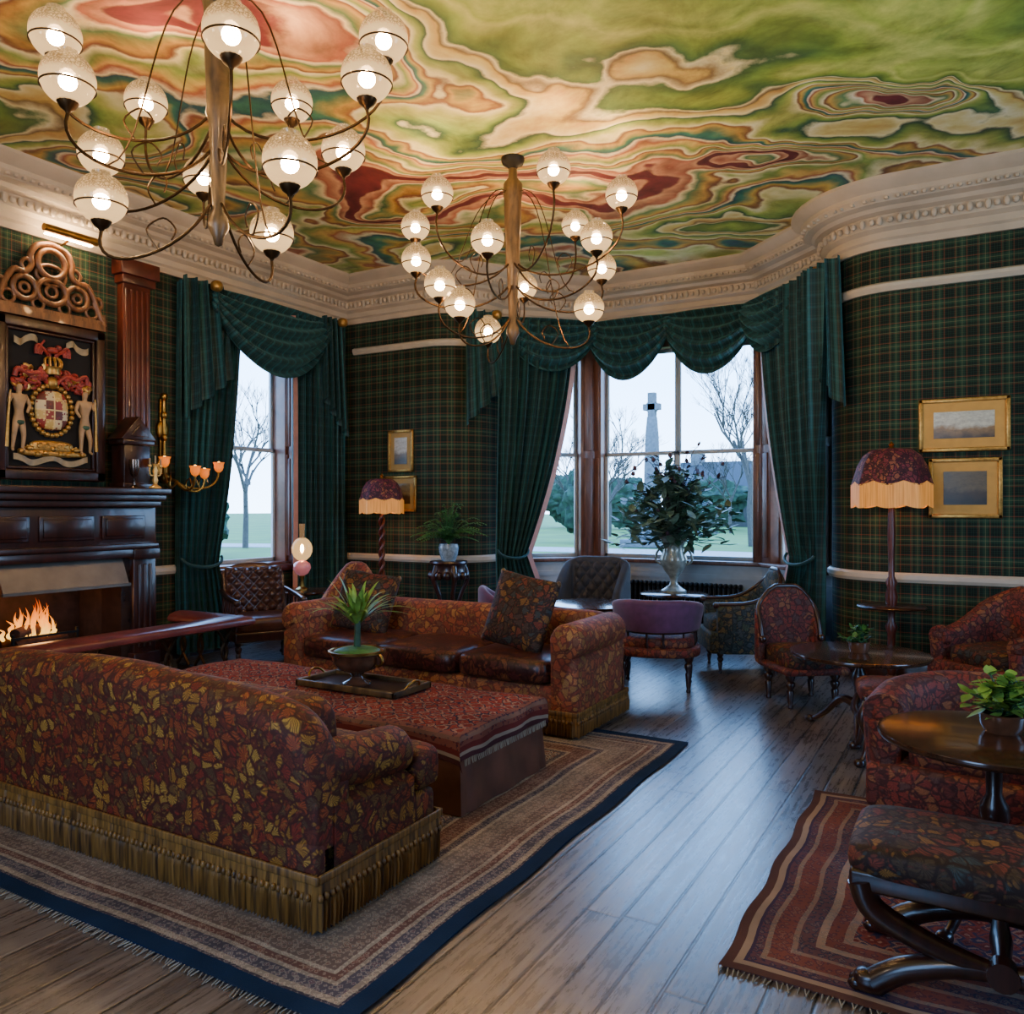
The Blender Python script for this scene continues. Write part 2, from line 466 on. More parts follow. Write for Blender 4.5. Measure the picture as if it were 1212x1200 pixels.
def build(name, shapes, mat, parent=None, bevel=0, seg=2, sharp=50, loc=None, rz=0, smooth=True, label=None, cat=None, kind=None, group=None):
    vs = []; fs = []; uv = []
    for s in shapes:
        o = len(vs)
        vs += [tuple(p) for p in s[0]]
        fs += [[i+o for i in f] for f in s[1]]
        uv += list(s[2]) if len(s) > 2 else [(0, 0)]*len(s[0])
    me = bpy.data.meshes.new(name)
    me.from_pydata(vs, [], fs)
    l = me.uv_layers.new(name='UVMap')
    for lp in me.loops:
        l.data[lp.index].uv = uv[lp.vertex_index]
    bm = bmesh.new(); bm.from_mesh(me)
    bmesh.ops.recalc_face_normals(bm, faces=bm.faces)
    if bevel:
        es = [e for e in bm.edges if len(e.link_faces) == 2 and e.calc_face_angle(0) > radians(35)]
        bmesh.ops.bevel(bm, geom=es, offset=bevel, segments=seg, affect='EDGES', profile=.5, clamp_overlap=True)
    if smooth:
        for f in bm.faces: f.smooth = True
        for e in bm.edges:
            if len(e.link_faces) == 2 and e.calc_face_angle(0) > radians(sharp): e.smooth = False
    bm.to_mesh(me); bm.free()
    me.materials.append(mat)
    ob = bpy.data.objects.new(name, me)
    COL.objects.link(ob)
    if parent: ob.parent = parent
    if loc: ob.location = loc
    ob.rotation_euler[2] = rz
    meta(ob, label, cat, kind, group)
    return ob

def meta(ob, label=None, cat=None, kind=None, group=None):
    if label: ob['label'] = label
    if cat: ob['category'] = cat
    if kind: ob['kind'] = kind
    if group: ob['group'] = group

def root(name, label, cat, loc, rz=0, group=None):
    e = bpy.data.objects.new(name, None)
    e.empty_display_size = .1
    COL.objects.link(e)
    e.location = loc; e.rotation_euler[2] = rz
    meta(e, label, cat, None, group)
    return e

# ------------------------------------------------------------ room shell
def arc(cx, cy, r, a0, a1, n=10):
    return [(cx+r*cos(radians(a0+(a1-a0)*i/n)), cy+r*sin(radians(a0+(a1-a0)*i/n))) for i in range(n+1)]
XL = -7.35; YB = 8.35
arcL = arc(-6.05, 9.0, .65, -90, 0)
arcR = arc(-.65, 9.0, .65, 180, 270)
A = (-5.4, 9.1); B = (-4.45, 10.0); C = (-2.25, 10.0); D = (-1.3, 9.1)
XR = 3.2; YF = -2.2
full = [(XL, YF), (XL, YB), (-6.05, YB)]+arcL[1:]+[A, B, C, D]+arcR+[(XR, YB), (XR, YF)]
def wp(path, z0, z1, th=.25, a0=0.0):
    return expath(path, [(0, z0), (0, z1), (-th, z1), (-th, z0)], a0)
ZS = .88; ZH = 3.75
build('wall_left', [wp([(XL, YF), (XL, 3.65)], 0, H), wp([(XL, 3.65), (XL, 4.9)], 1.15, H, a0=5.85), wp([(XL, 4.9), (XL, 6.1)], 0, H, a0=7.1),
                    wp([(XL, 6.1), (XL, 7.38)], 0, ZS, a0=8.3), wp([(XL, 6.1), (XL, 7.38)], ZH, H, a0=8.3), wp([(XL, 7.38), (XL, YB+.25)], 0, H, a0=9.58)],
      mWall, kind='structure', smooth=False)
build('wall_back_left', [wp([(XL, YB), (-6.05, YB)]+arcL[1:]+[A], 0, H)], mWall, kind='structure', sharp=30)
build('wall_bay', [wp([A, B, C, D], ZH, H, .12)], mWall, kind='structure', smooth=False)
build('wall_bay_dado', [wp([A, B, C, D], 0, ZS, .2)]+[expath([A, B, C, D], [(0, z0), (.02, z0), (.02, z1), (0, z1)]) for z0, z1 in ((.0, .16), (.7, .76), (.84, .88))],
      mWhite, kind='structure', smooth=False)
build('wall_back_right', [wp([D]+arcR+[(XR+.25, YB)], 0, H)], mWall, kind='structure', sharp=30)
build('wall_right', [wp([(XR, YB), (XR, 5.6)], 0, H), wp([(XR, 5.6), (XR, 4.0)], 0, ZS), wp([(XR, 5.6), (XR, 4.0)], ZH, H), wp([(XR, 4.0), (XR, YF)], 0, H)], mWall, kind='structure', smooth=False)
build('wall_front', [wp([(XR, YF), (-1, YF)], 0, H), wp([(-1, YF), (-3.0, YF)], 0, ZS), wp([(-1, YF), (-3.0, YF)], ZH, H), wp([(-3.0, YF), (XL, YF)], 0, H)], mWall, kind='structure', smooth=False)
build('floor', [box(XL-.2, XR+.2, YF-.2, 10.2, -.1, 0)], mFloor, kind='structure', smooth=False)
build('ceiling', [box(XL-.3, XR+.3, YF-.3, 10.3, H, H+.15)], mCeil, kind='structure', smooth=False)
corn = [(0, 4.03), (.03, 4.03), (.035, 4.09), (.06, 4.11), (.06, 4.17), (.11, 4.2), (.11, 4.31), (.17, 4.33), (.2, 4.36), (.27, 4.38), (.31, 4.43), (.31, 4.47), (.36, 4.5), (.4, 4.55), (.4, H), (0, H)]
build('trim_1', [expath(full, corn)], mCream, kind='structure', sharp=25, label='cream moulded plaster cornice')
def along(path, step):
    out = []; carry = step/2
    for k in range(len(path)-1):
        a = Vector(path[k]); b = Vector(path[k+1]); L = (b-a).length; d = (b-a)/L
        s = carry
        while s < L:
            out.append((a+d*s, d)); s += step
        carry = s-L
    return out
dn = []
vis = [(XL, 2.5), (XL, YB), (-6.05, YB)]+arcL[1:]+[A, B, C, D]+arcR+[(1.2, YB)]
for i, (p, d) in enumerate(along(vis, .07)):
    n = Vector((d.y, -d.x)); q = p+n*.13; a = math.atan2(d.y, d.x)
    dn.append(xf(se((0, 0, 0), (.026, .024, .044 if i % 2 else .03), .8, nu=8, nv=6), (q.x, q.y, 4.255), a))
    q = p+n*.30
    dn.append(xf(se((0, 0, 0), (.022, .024, .016), .8, nu=6, nv=4), (q.x, q.y, 4.40), a))
build('trim_2', dn, mCream, kind='structure', label='carved ornament row of the cornice')
prail = [(0, 3.62), (.03, 3.62), (.05, 3.66), (.05, 3.69), (.02, 3.71), (0, 3.71)]
drail = [(0, .9), (.03, .9), (.045, .93), (.045, .97), (.025, .99), (0, .99)]
build('trim_3', [expath([(-7.2, YB), (-6.05, YB)]+arcL[1:], prail)], mRail, kind='structure', sharp=25)
build('trim_4', [expath(arcR+[(XR, YB)], prail)], mRail, kind='structure', sharp=25)
build('trim_5', [expath([(XL, 5.3), (XL, 6.0)], drail), expath([(XL, 7.45), (XL, YB), (-6.05, YB)]+arcL[1:], drail)], mRail, kind='structure', sharp=25)
build('trim_6', [expath(arcR+[(XR, YB)], drail)], mRail, kind='structure', sharp=25)
bs = [(0, 0), (.03, 0), (.03, .18), (.015, .22), (0, .22)]
build('baseboard_left', [expath([(XL, 5.3), (XL, YB), (-6.05, YB)]+arcL[1:]+[A], bs)], mWoodD, kind='structure', sharp=25)
build('baseboard_right', [expath([D]+arcR+[(XR, YB)], bs)], mWoodD, kind='structure', sharp=25)

def window(idx, p0, p1, z0, z1, cols, post, meet=2.3, setback=.12, thk=.14):
    p0 = Vector(p0); p1 = Vector(p1); L = (p1-p0).length; a = math.atan2(p1.y-p0.y, p1.x-p0.x)
    sh = [box(0, post, -.02, thk+.1, z0, z1), box(L-post, L, -.02, thk+.1, z0, z1), box(0, L, 0, thk+.1, z1-.1, z1), box(-.0, L, -.07, thk+.1, z0, z0+.05)]
    for px in (post*.5, L-post*.5):
        sh.append(box(px-post*.28, px+post*.28, -.035, 0, z0+.12, meet-.05)); sh.append(box(px-post*.28, px+post*.28, -.035, 0, meet+.05, z1-.15))
    w = build('window_%d' % idx, sh, mWoodF, kind='structure', bevel=.006, loc=(p0.x, p0.y, 0), rz=a, label='tall timber sash window')
    x0, x1 = post, L-post
    s2 = []
    cw = (x1-x0)/cols
    for c in range(cols):
        a0 = x0+c*cw; b0 = a0+cw
        for (za, zb, yy) in ((z0+.05, meet+.02, setback), (meet-.02, z1-.1, setback+.04)):
            s2 += [box(a0, a0+.04, yy, yy+.035, za, zb), box(b0-.04, b0, yy, yy+.035, za, zb), box(a0, b0, yy, yy+.035, za, za+.05), box(a0, b0, yy, yy+.035, zb-.045, zb)]
    build('sash', s2, mWhite, parent=w, bevel=.004)
    build('glass', [box(x0, x1, setback+.015, setback+.02, z0+.05, z1-.1)], mPane, parent=w, smooth=False)
    return w
window(1, (XL-.1, 6.1), (XL-.1, 7.38), ZS, ZH, 1, .06, setback=.15, thk=.1)
window(2, A, B, ZS, ZH, 1, .2)
window(3, B, C, ZS, ZH, 2, .1)
window(4, C, D, ZS, ZH, 1, .2)
build('trim_7', [box(XL-.2, XL+.02, 7.36, 7.42, ZS, ZH), box(XL-.2, XL+.02, 6.06, 6.12, ZS, ZH), box(XL-.2, XL+.06, 6.0, 7.48, ZS-.05, ZS+.02),
                 box(XL, XL+.04, 7.4, 7.5, ZS, ZH), box(XL, XL+.04, 5.98, 6.08, ZS, ZH), box(XL-.15, XL-.03, 7.345, 7.365, 1.0, 2.2), box(XL-.15, XL-.03, 7.345, 7.365, 2.35, 3.6)], mWoodR, kind='structure', bevel=.006)
fl = [box(XL, XL+.1, 5.0, 5.3, .9, 3.85)]
for i in range(5):
    y = 5.035+i*.0575
    fl.append(tube([(XL+.1, y, 1.05), (XL+.1, y, 3.75)], .018, 8))
fl += [box(XL, XL+.14, 4.97, 5.33, 3.8, 3.88), box(XL, XL+.17, 4.94, 5.36, 3.88, 4.03), box(XL, XL+.15, 4.97, 5.33, .0, .95)]
build('trim_8', fl, mWoodR, kind='structure', bevel=.005, label='fluted mahogany pilaster')

# ------------------------------------------------------------ rugs
def rug(label, x0, x1, y0, y1, mat, fr, z=.012, fringe_sides=('y0',)):
    W = x1-x0; L = y1-y0
    r = root('rug', label, 'rug', ((x0+x1)/2, (y0+y1)/2, 0))
    def fn(u, v):
        return (-W/2+u*W+.008*sin(v*23), -L/2+v*L+.006*sin(u*19), z+.002*sin(u*40)*sin(v*31))
    top = sheet(fn, 60, 60, (W, L))
    build('pile', [top, box(-W/2+.01, W/2-.01, -L/2+.01, L/2-.01, .001, z-.003)], mat, parent=r)
    fs = []
    for side in fringe_sides:
        n = int(W/.018)
        for i in range(n):
            x = -W/2+W*i/n+random.uniform(-.004, .004)
            y = -L/2 if side == 'y0' else L/2
            d = -1 if side == 'y0' else 1
            a = random.uniform(-.4, .4); ln = random.uniform(.02, .045)
            fs.append(tube([(x, y, .01), (x+a*ln*.5, y+d*ln*.5, .008), (x+a*ln, y+d*ln, .004)], .0025, 4))
    build('fringe', fs, fr, parent=r, kind='stuff')
    return r
mCotton = plain('cotton_fringe', '#8a8478', .9)
m1 = rug_mat('persian_rug_blue_border', 3.9, 3.47,
             [(0, '#1c2f4c'), (.09, '#b8aa96'), (.12, '#4c5468'), (.17, '#b8aa96'), (.19, '#7e5248'), (.22, '#cabca6'), (.24, '#8a766a'), (.32, '#a09082'), (.42, '#cabca6'), (.44, '#3e4860'), (.48, '#c8b29c'), (.50, '#86584c'), (.60, '#c8b6a0'), (.62, '#4a5062'), (.65, '#94806c')],
             [(0, '#bca08c'), (.22, '#6c4640'), (.4, '#b8a694'), (.6, '#465066'), (.75, '#a88c7c'), (.95, '#7c504a')],
             [(0, '#3c4860'), (.2, '#c0ae98'), (.4, '#84564c'), (.6, '#b4a28e'), (.8, '#64504a')], fscale=30, inner=.65, k=.72, bm_=.5)
rug('large worn Persian rug with navy blue edge', -5.58, -1.68, 1.88, 5.35, m1, mCotton)
m2 = rug_mat('persian_rug_red', 2.2, 2.0,
             [(0, '#6a4a44'), (.04, '#b89c86'), (.07, '#50405a'), (.11, '#b49e88'), (.13, '#8a4a42'), (.20, '#ac9680'), (.22, '#4a4456'), (.28, '#c0ac94'), (.31, '#7c403a'), (.37, '#b49e88'), (.40, '#7a3c36')],
             [(0, '#ae8672'), (.2, '#783834'), (.4, '#8e4a40'), (.6, '#464058'), (.8, '#a6806c'), (.95, '#7c3a36')],
             [(0, '#c4ae98'), (.2, '#74444a'), (.4, '#a88472'), (.6, '#464458'), (.8, '#966054')], fscale=23, inner=.40, k=.6, bm_=.55)
rug('worn red Persian rug under the round table', -.78, 1.42, 2.8, 4.8, m2, mCotton)

# ------------------------------------------------------------ upholstery helpers
def fringe_mesh(w, d, h, step=.010):
    pts = []
    per = [(-w/2, -d/2), (w/2, -d/2), (w/2, d/2), (-w/2, d/2), (-w/2, -d/2)]
    for k in range(4):
        a = Vector(per[k]); b = Vector(per[k+1]); L = (b-a).length; n = int(L/step)
        dr = (b-a)/L; nr = Vector((dr.y, -dr.x))
        for i in range(n):
            o = (0.010 if i % 2 else -.006) + (.005 if (i//6) % 2 else 0)
            pts.append((a+(b-a)*(i/n), nr, o, i))
    v = []; f = []
    rows = 5
    for p, nr, o, i in pts:
        for j in range(rows):
            t = j/(rows-1)
            z = h*(1-t)+.012*t*(1 if i % 2 else 1.9)
            oo = o*(1 if t > .3 else .5)+.012*sin(t*pi)*.5+.006
            v.append((p.x+nr.x*oo, p.y+nr.y*oo, z))
    n = len(pts)
    for i in range(n):
        q = (i+1) % n
        for j in range(rows-1):
            f.append((i*rows+j, q*rows+j, q*rows+j+1, i*rows+j+1))
    out = [(v, f)]
    for p, nr, o, i in pts:
        if i % 3 == 0:
            out.append(se((p.x+nr.x*.016, p.y+nr.y*.016, h*.72), (.012, .012, .016), .9, nu=6, nv=4))
    return out

def braid(w, d, z, t=.03):
    return [box(-w/2-.012, w/2+.012, -d/2-.014, -d/2+.0, z, z+t), box(-w/2-.012, w/2+.012, d/2, d/2+.014, z, z+t),
            box(-w/2-.014, -w/2, -d/2, d/2, z, z+t), box(w/2, w/2+.014, -d/2, d/2, z, z+t)]

def arm_poly(x0, th, z0, zt, rr, sgn):
    pts = [(x0, z0), (x0, zt-rr)]
    cx = x0+sgn*(rr*.95)
    for i in range(0, 13):
        a = pi - pi*1.35*i/12
        pts.append((cx+sgn*rr*cos(a), zt-rr+rr*sin(a)))
    pts.append((x0+sgn*th, zt-2*rr-.02)); pts.append((x0+sgn*th, z0))
    return pts

def sofa(label, loc, rz, w, d, seat_z, arm_z, back_z, mat, seatmat, fh, n=3, backcush=True, slump=0.0, slen=.75, setb_=0.0, armslope=0.0, bt=.25, rr=.125):
    r = root('sofa', label, 'sofa', loc, rz)
    at = .22
    build('base', [box(-w/2+.02, w/2-.02, -d/2+.02, d/2-.02, .05, seat_z-.16),
                   box(-w/2+.025, -w/2+.2, d/2-.22, d/2-.03, .1, arm_z-.06), box(w/2-.2, w/2-.025, d/2-.22, d/2-.03, .1, arm_z-.06)], mat, parent=r, bevel=.03, seg=3)
    ay = -d/2+.01+setb_
    for sgn in (-1, 1):
        secs = []
        for t, sc in ((0, .84), (.015, .94), (.05, 1.0), (.3, 1.0), (.6, 1.0), (.9, 1.0), (1.0, .98)):
            zz = arm_z+armslope*t
            pl = arm_poly(sgn*(w/2-at), at-.01, .1, zz, rr, sgn)
            cx = sum(p[0] for p in pl)/len(pl); cz = sum(p[1] for p in pl)/len(pl)
            y = ay+t*(d-.12-setb_)
            secs.append([(cx+(p[0]-cx)*sc, y, cz+(p[1]-cz)*sc) for p in pl])
        build('arm', [loft(secs), tube([(sgn*(w/2-at+.12), ay+.002, arm_z-rr), (sgn*(w/2-at+.12), ay-.022, arm_z-rr)], [.06, .05], 14)], mat, parent=r, sharp=60)
    secs = []
    nx = 56
    for i in range(nx+1):
        u = i/nx; x = -w/2+.02+(w-.04)*u
        e = min(u, 1-u)*w
        rd = min(1, e/.24)
        rd = sqrt(max(0, 1-(1-rd)**2))
        sl = max(0, 1-e/slen)
        top = back_z-.18*(1-rd)-slump*sl*sl-(.012*abs(cos(pi*u*n))**6 if backcush else 0)
        yo = d/2; yi = d/2-bt
        th = (yo-yi)/2
        k = .5+.5*rd
        cy = (yo+yi)/2
        pf = [(cy+th*k*.8, .1), (cy+th*k*.9, top*.6)]
        for j in range(9):
            a = pi*j/8
            pf.append((cy+.02+th*k*cos(a), top-th*.9+th*.9*sin(a)))
        pf += [(cy-th*k, seat_z-.1), (cy-th*k, .1)]
        secs.append([(x, y, z) for y, z in pf])
    build('backrest', [loft(secs)], mat, parent=r, sharp=70)
    iw = w-2*at
    cw = iw/n
    for i in range(n):
        x = -iw/2+cw*(i+.5)
        sh = [se((x, -.13, seat_z-.07), (cw/2-.004, d/2-.1, .1), .42, .25)]
        if setb_ and i in (0, n-1):
            sg = -1 if i == 0 else 1
            sh.append(se((sg*(iw/2-.02), -d/2+setb_/2-.01, seat_z-.07), (at+.01, setb_/2+.01, .098), .4, .35))
        build('seat_cushion', sh, seatmat, parent=r)
        if backcush:
            hh = (back_z-seat_z)/2-.04
            build('back_cushion', [xf(se((0, 0, 0), (cw/2-.004, .09, hh), .45, .35), (x, d/2-.3, seat_z+hh-.02), 0, -.1)], mat, parent=r)
    build('fringe', fringe_mesh(w-.02, d-.02, fh), mFringe, parent=r, kind='stuff', sharp=80)
    build('braid', braid(w-.02, d-.02, fh-.01, .035), mFringe, parent=r, bevel=.006)
    return r

sofa('rust and brown fern-patterned jacquard sofa with bronze bullion fringe', (-3.43, 2.63, .013), pi, 2.66, .8, .49, .63, .9, fabNear, fabNear, .2, 3, slump=.1, slen=1.25, setb_=.17, armslope=.05, bt=.22, rr=.105)
sofa('rust leaf-patterned rolled-arm sofa with plum cushions behind the ottoman', (-3.73, 5.46, .013), 0, 2.76, .94, .5, .78, .78, fabFar, fabSeat, .16, 3, backcush=False)

def pillow(label, loc, rz, tilt, s, mat):
    v, f = se((0, 0, 0), (s, .085, s), .9, .9, 32, 24)
    o = []
    for x, y, z in v:
        a = math.atan2(z, x); k = 1/max(abs(cos(a)), abs(sin(a)))
        L = sqrt(x*x+z*z)
        kk = 1+(k-1)*(L/s)**1.2*.95
        o.append((x*kk, y, z*kk))
    Mx = xf((o, f), (0, 0, 0), 0, tilt, radians(8))
    lo = min(p[2] for p in Mx[0])
    r = root('throw_pillow', label, 'pillow', (loc[0], loc[1], loc[2]-lo), rz)
    build('cover', [Mx], mat, parent=r)
    for sx in (-1, 1):
        for sz in (-1, 1):
            p = xf(([(sx*s*.98, 0, sz*s*.98)], []), (0, 0, 0), 0, tilt, radians(8))[0][0]
            build('tassel', [se(p, (.02, .02, .025), .9, nu=8, nv=6)], mFringe, parent=r)
    return r
pillow('dark floral tapestry pillow leaning on the sofa back', (-4.55, 5.42, .51), .25, -.35, .25, fabDk)
pillow('large dark floral tapestry pillow against the sofa arm', (-2.98, 5.33, .51), -.15, -.3, .27, fabDk)

# ------------------------------------------------------------ ottoman
r = root('ottoman', 'long brown upholstered ottoman standing between the sofas', 'ottoman', (-3.61, 3.93, .013))
mOtt = plain('brown_velvet', '#5e382a', .45, var=.35, nscale=6, sheen=.1)
def ott(w, d, z0, z1, fl):
    secs = []
    for t in (0, .3, .6, .9, 1):
        z = z0+(z1-z0)*t
        pts = []
        a, b = w/2+fl*(1-t), d/2+fl*(1-t)
        per = [(-a, -b), (a, -b), (a, b), (-a, b)]
        for i in range(4):
            p = per[i]; q = per[(i+1) % 4]
            for j in range(28):
                u = j/28
                corner = math.exp(-((min(u, 1-u)-.06)/.02)**2)
                wv = (.008*sin(u*pi*5)-.02*corner)*(1-t*.8)
                x = p[0]+(q[0]-p[0])*u; y = p[1]+(q[1]-p[1])*u
                nx, ny = (q[1]-p[1]), -(q[0]-p[0]); L = sqrt(nx*nx+ny*ny)
                pts.append((x+nx/L*wv, y+ny/L*wv, z))
        secs.append(pts)
    return loft(secs)
build('body', [ott(2.6, .88, .005, .415, .03)], mOtt, parent=r, sharp=60)
m3 = rug_mat('kilim_red', 2.86, 1.2, [(0, '#5a3438'), (.03, '#b09a86'), (.05, '#7c3632'), (.11, '#a48c78'), (.14, '#40384e')],
             [(0, '#c0a08c'), (.16, '#8a3430'), (.34, '#9c4638'), (.56, '#3c3248'), (.7, '#a67e6c'), (.86, '#8a3a32')],
             [(0, '#b49c88'), (.2, '#7c3a34'), (.45, '#363244'), (.6, '#a06450')], fscale=19, inner=.18, k=.66, rnd=.35)
def drape(u, v):
    W, L = 2.94, 1.22
    x = (u-.5)*W; y = (v-.5)*L; hx_, hy_ = 1.315, .455
    z = .436+.006*sin(x*9)*sin(y*12)
    ox = max(0, abs(x)-hx_); oy = max(0, abs(y)-hy_)
    dn_ = max(ox, oy)+.35*min(ox, oy)
    soft = .018*max(0, 1-abs(abs(x)-hx_)/.08)+.018*max(0, 1-abs(abs(y)-hy_)/.08)
    X = copysign(min(abs(x), hx_)+min(ox, .016)+.014*sin(y*16)*min(1, ox*12), x)
    Y = copysign(min(abs(y), hy_)+min(oy, .016)+.012*sin(x*11)*min(1, oy*12), y)
    return (X, Y, z-min(.02, soft)*.6-max(0, dn_-.01)-.014*sin(x*5+1)*(oy > .05))
kr = root('kilim_cover', 'red patterned kilim rug draped over the ottoman', 'throw', (-3.61, 3.93, .013))
build('cloth', [sheet(drape, 140, 80, (2.86, 1.2))], m3, parent=kr)
fs = []
for i in range(60):
    y = -.45+.9*i/60
    for sx in (-1, 1):
        fs.append(tube([(sx*1.34, y, .295), (sx*1.345, y+random.uniform(-.01, .01), .262)], .003, 4))
build('fringe', fs, mCotton, parent=kr, kind='stuff')

ty = root('serving_tray', 'long dark carved wooden tray on the ottoman', 'tray', (-3.4, 4.02, .456))
build('base', [box(-.38, .38, -.17, .17, .0, .015)], mWoodD, parent=ty, bevel=.004)
build('rim', [box(-.4, .4, -.19, -.165, 0, .04), box(-.4, .4, .165, .19, 0, .04), box(-.4, -.375, -.19, .19, 0, .04), box(.375, .4, -.19, .19, 0, .04)], mWoodG, parent=ty, bevel=.006)
for sx in (-1, 1):
    build('handle', [tube(bez((sx*.39, -.07, .035), (sx*.42, -.06, .09), (sx*.42, .06, .09), (sx*.39, .07, .035), 8), .008, 8)], mBrass, parent=ty)

# ------------------------------------------------------------ plants
def blade(base, dr, L, w, droop, n=7, fold=.0):
    base = Vector(base); dr = Vector(dr).normalized()
    side = dr.cross(Vector((0, 0, 1)))
    side = side.normalized() if side.length > .05 else Vector((1, 0, 0))
    v = []; f = []
    for i in range(n+1):
        t = i/n
        p = base+dr*L*t+Vector((dr.x, dr.y, 0))*droop*L*t*t*.5-Vector((0, 0, droop*L*t*t))
        ww = w*max(.02, sin(pi*min(1, t**.75)*.98+.03))
        v.append(p-side*ww); v.append(p+Vector((0, 0, -fold*ww))); v.append(p+side*ww)
    for i in range(n):
        a = i*3
        f.append((a, a+1, a+4, a+3)); f.append((a+1, a+2, a+5, a+4))
    return [tuple(p) for p in v], f

def rosette(n, L, w, zb=0, spread=(.3, 1.1), droop=.5, rnd=.25):
    o = []
    for i in range(n):
        a = i*2.399+random.uniform(-.2, .2); el = random.uniform(*spread)
        d = (cos(a)*sin(el), sin(a)*sin(el), cos(el))
        o.append(blade((cos(a)*.015, sin(a)*.015, zb), d, L*random.uniform(1-rnd, 1+rnd), w, droop*random.uniform(.6, 1.3)))
    return o

def bush(n, R, Hh, leaf, zb=0, elong=1.8, el0=.1, el1=1.35):
    st = []; lv = []
    for i in range(n):
        a = random.uniform(0, 2*pi); el = random.uniform(el0, el1)
        L = R*(.6+.4*random.random())
        e = Vector((cos(a)*sin(el)*L, sin(a)*sin(el)*L, zb+cos(el)*Hh*(.6+.4*random.random())+.02))
        P = bez((0, 0, zb), (e.x*.3, e.y*.3, zb+(e.z-zb)*.6), (e.x*.7, e.y*.7, e.z*1.0), e, 6)
        st.append(tube(P, [.004]*7, 4))
        for k in range(7):
            p = P[random.randint(2, 6)]
            d = Vector((random.uniform(-1, 1), random.uniform(-1, 1), random.uniform(-.3, .8)))
            lv.append(blade(p, d, leaf*random.uniform(.7, 1.3)*elong, leaf*.45, .2, 4, .2))
    return st, lv

def fern(nf, L, zb, lw=.03):
    o = []
    for i in range(nf):
        a = i*2.399+random.uniform(-.2, .2); el = random.uniform(.1, 1.25)
        l = L*random.uniform(.7, 1.1)
        e = Vector((cos(a)*sin(el)*l, sin(a)*sin(el)*l, zb+cos(el)*l*.95-.15*sin(el)*l))
        P = bez((0, 0, zb), (e.x*.2, e.y*.2, zb+l*.45), (e.x*.7, e.y*.7, e.z+.12*l), e, 12)
        o.append(tube(P, .003, 4))
        for k in range(2, 13):
            p = P[k]; tg = (P[k]-P[k-1]).normalized(); sd = tg.cross(Vector((0, 0, 1)))
            sd = sd.normalized() if sd.length > .01 else Vector((1, 0, 0))
            for s in (-1, 1):
                o.append(blade(p, sd*s+tg*.5, lw*(2.2-k*.11)*1.4, .009, .3, 3))
    return o

r = root('potted_palm', 'green palm in a brown and brass footed bowl', 'plant', (-3.43, 4.0, .472))
build('bowl', [lathe([(.0, 0), (.085, 0), (.09, .012), (.05, .03), (.03, .05), (.05, .075), (.12, .1), (.155, .15), (.16, .19), (.175, .2), (.175, .215), (.15, .215), (.14, .18), (0, .17)], 32)], mCeramB, parent=r)
for s in (-1, 1):
    build('handle', [tube(bez((s*.155, 0, .13), (s*.22, 0, .12), (s*.22, 0, .2), (s*.17, 0, .2), 8), .01, 8)], mBrass, parent=r)
build('rim', [lathe([(.172, .2), (.182, .205), (.182, .217), (.17, .22), (.165, .21)], 32, cap=False)], mBrass, parent=r)
build('moss', [se((0, 0, .19), (.145, .145, .05), .8)], mLeafG, parent=r)
build('stem', [tube([(0, 0, .2), (.005, 0, .42)], [.024, .018], 8)], mLeafD, parent=r)
build('leaves', rosette(52, .38, .016, .38, (.05, .8), .45), mLeafY, parent=r)

# ------------------------------------------------------------ tables
def ped_table(label, loc, R, h, mat=mWoodT, rz=0, col=mWoodD, foot=.36):
    r = root('pedestal_table', label, 'table', loc, rz)
    build('table_top', [lathe([(0, h-.035), (R-.03, h-.035), (R-.008, h-.028), (R, h-.016), (R-.004, h-.004), (R-.03, h), (0, h)], 56)], mat, parent=r, sharp=60)
    build('pedestal', [lathe([(.0, .12), (.04, .13), (.06, .17), (.055, .22), (.03, .26), (.035, .32), (.055, .37), (.05, .42), (.028, .46), (.03, h-.1), (.09, h-.06), (.13, h-.035), (0, h-.035)], 20)], col, parent=r)
    for i in range(3):
        P = spl([(.03, 0, .2), (.14, 0, .22), (foot*.75, 0, .1), (foot, 0, .035), (foot+.05, 0, .022)], 5)
        n = len(P)
        o = tube(P, [.035-.018*min(1, k/(n*.75)) + (.01 if k > n*.85 else 0) for k in range(n)], 8)
        build('leg', [o, se((foot+.04, 0, .024), (.04, .03, .024), .8, nu=10, nv=6)], col, parent=r, rz=i*2*pi/3)
    return r
ped_table('round dark mahogany tripod table with a small plant', (-.72, 6.2, 0), .47, .575, rz=.6)
ped_table('round mahogany pedestal table with potted plant on red rug', (.06, 3.70, .014), .42, .69, rz=2.2)
ped_table('round mahogany table in front of the bay window', (-3.27, 7.28, 0), .44, .66, rz=.2, foot=.3)
ped_table('small round table holding the oil lamp', (-6.62, 6.82, 0), .34, .66, rz=.5, foot=.28)

def small_plant(label, loc, n, R, leaf, mat, potr=.07):
    r = root('potted_plant', label, 'plant', loc)
    build('pot', [lathe([(0, 0), (potr*.8, 0), (potr, .03), (potr*1.05, .07), (potr*.95, .075), (potr*.9, .05), (0, .05)], 20)], mCeramB, parent=r)
    s, l = bush(n, R, R*.95, leaf, .05, 1.2)
    build('stem', s, mLeafD, parent=r)
    build('leaves', l, mat, parent=r)
small_plant('small leafy green plant on the round table', (-.72, 6.2, .575), 22, .15, .04, mLeafG)
small_plant('fresh green leafy plant in a low pot on mahogany table', (.09, 3.78, .704), 34, .18, .05, mLeafY, .08)

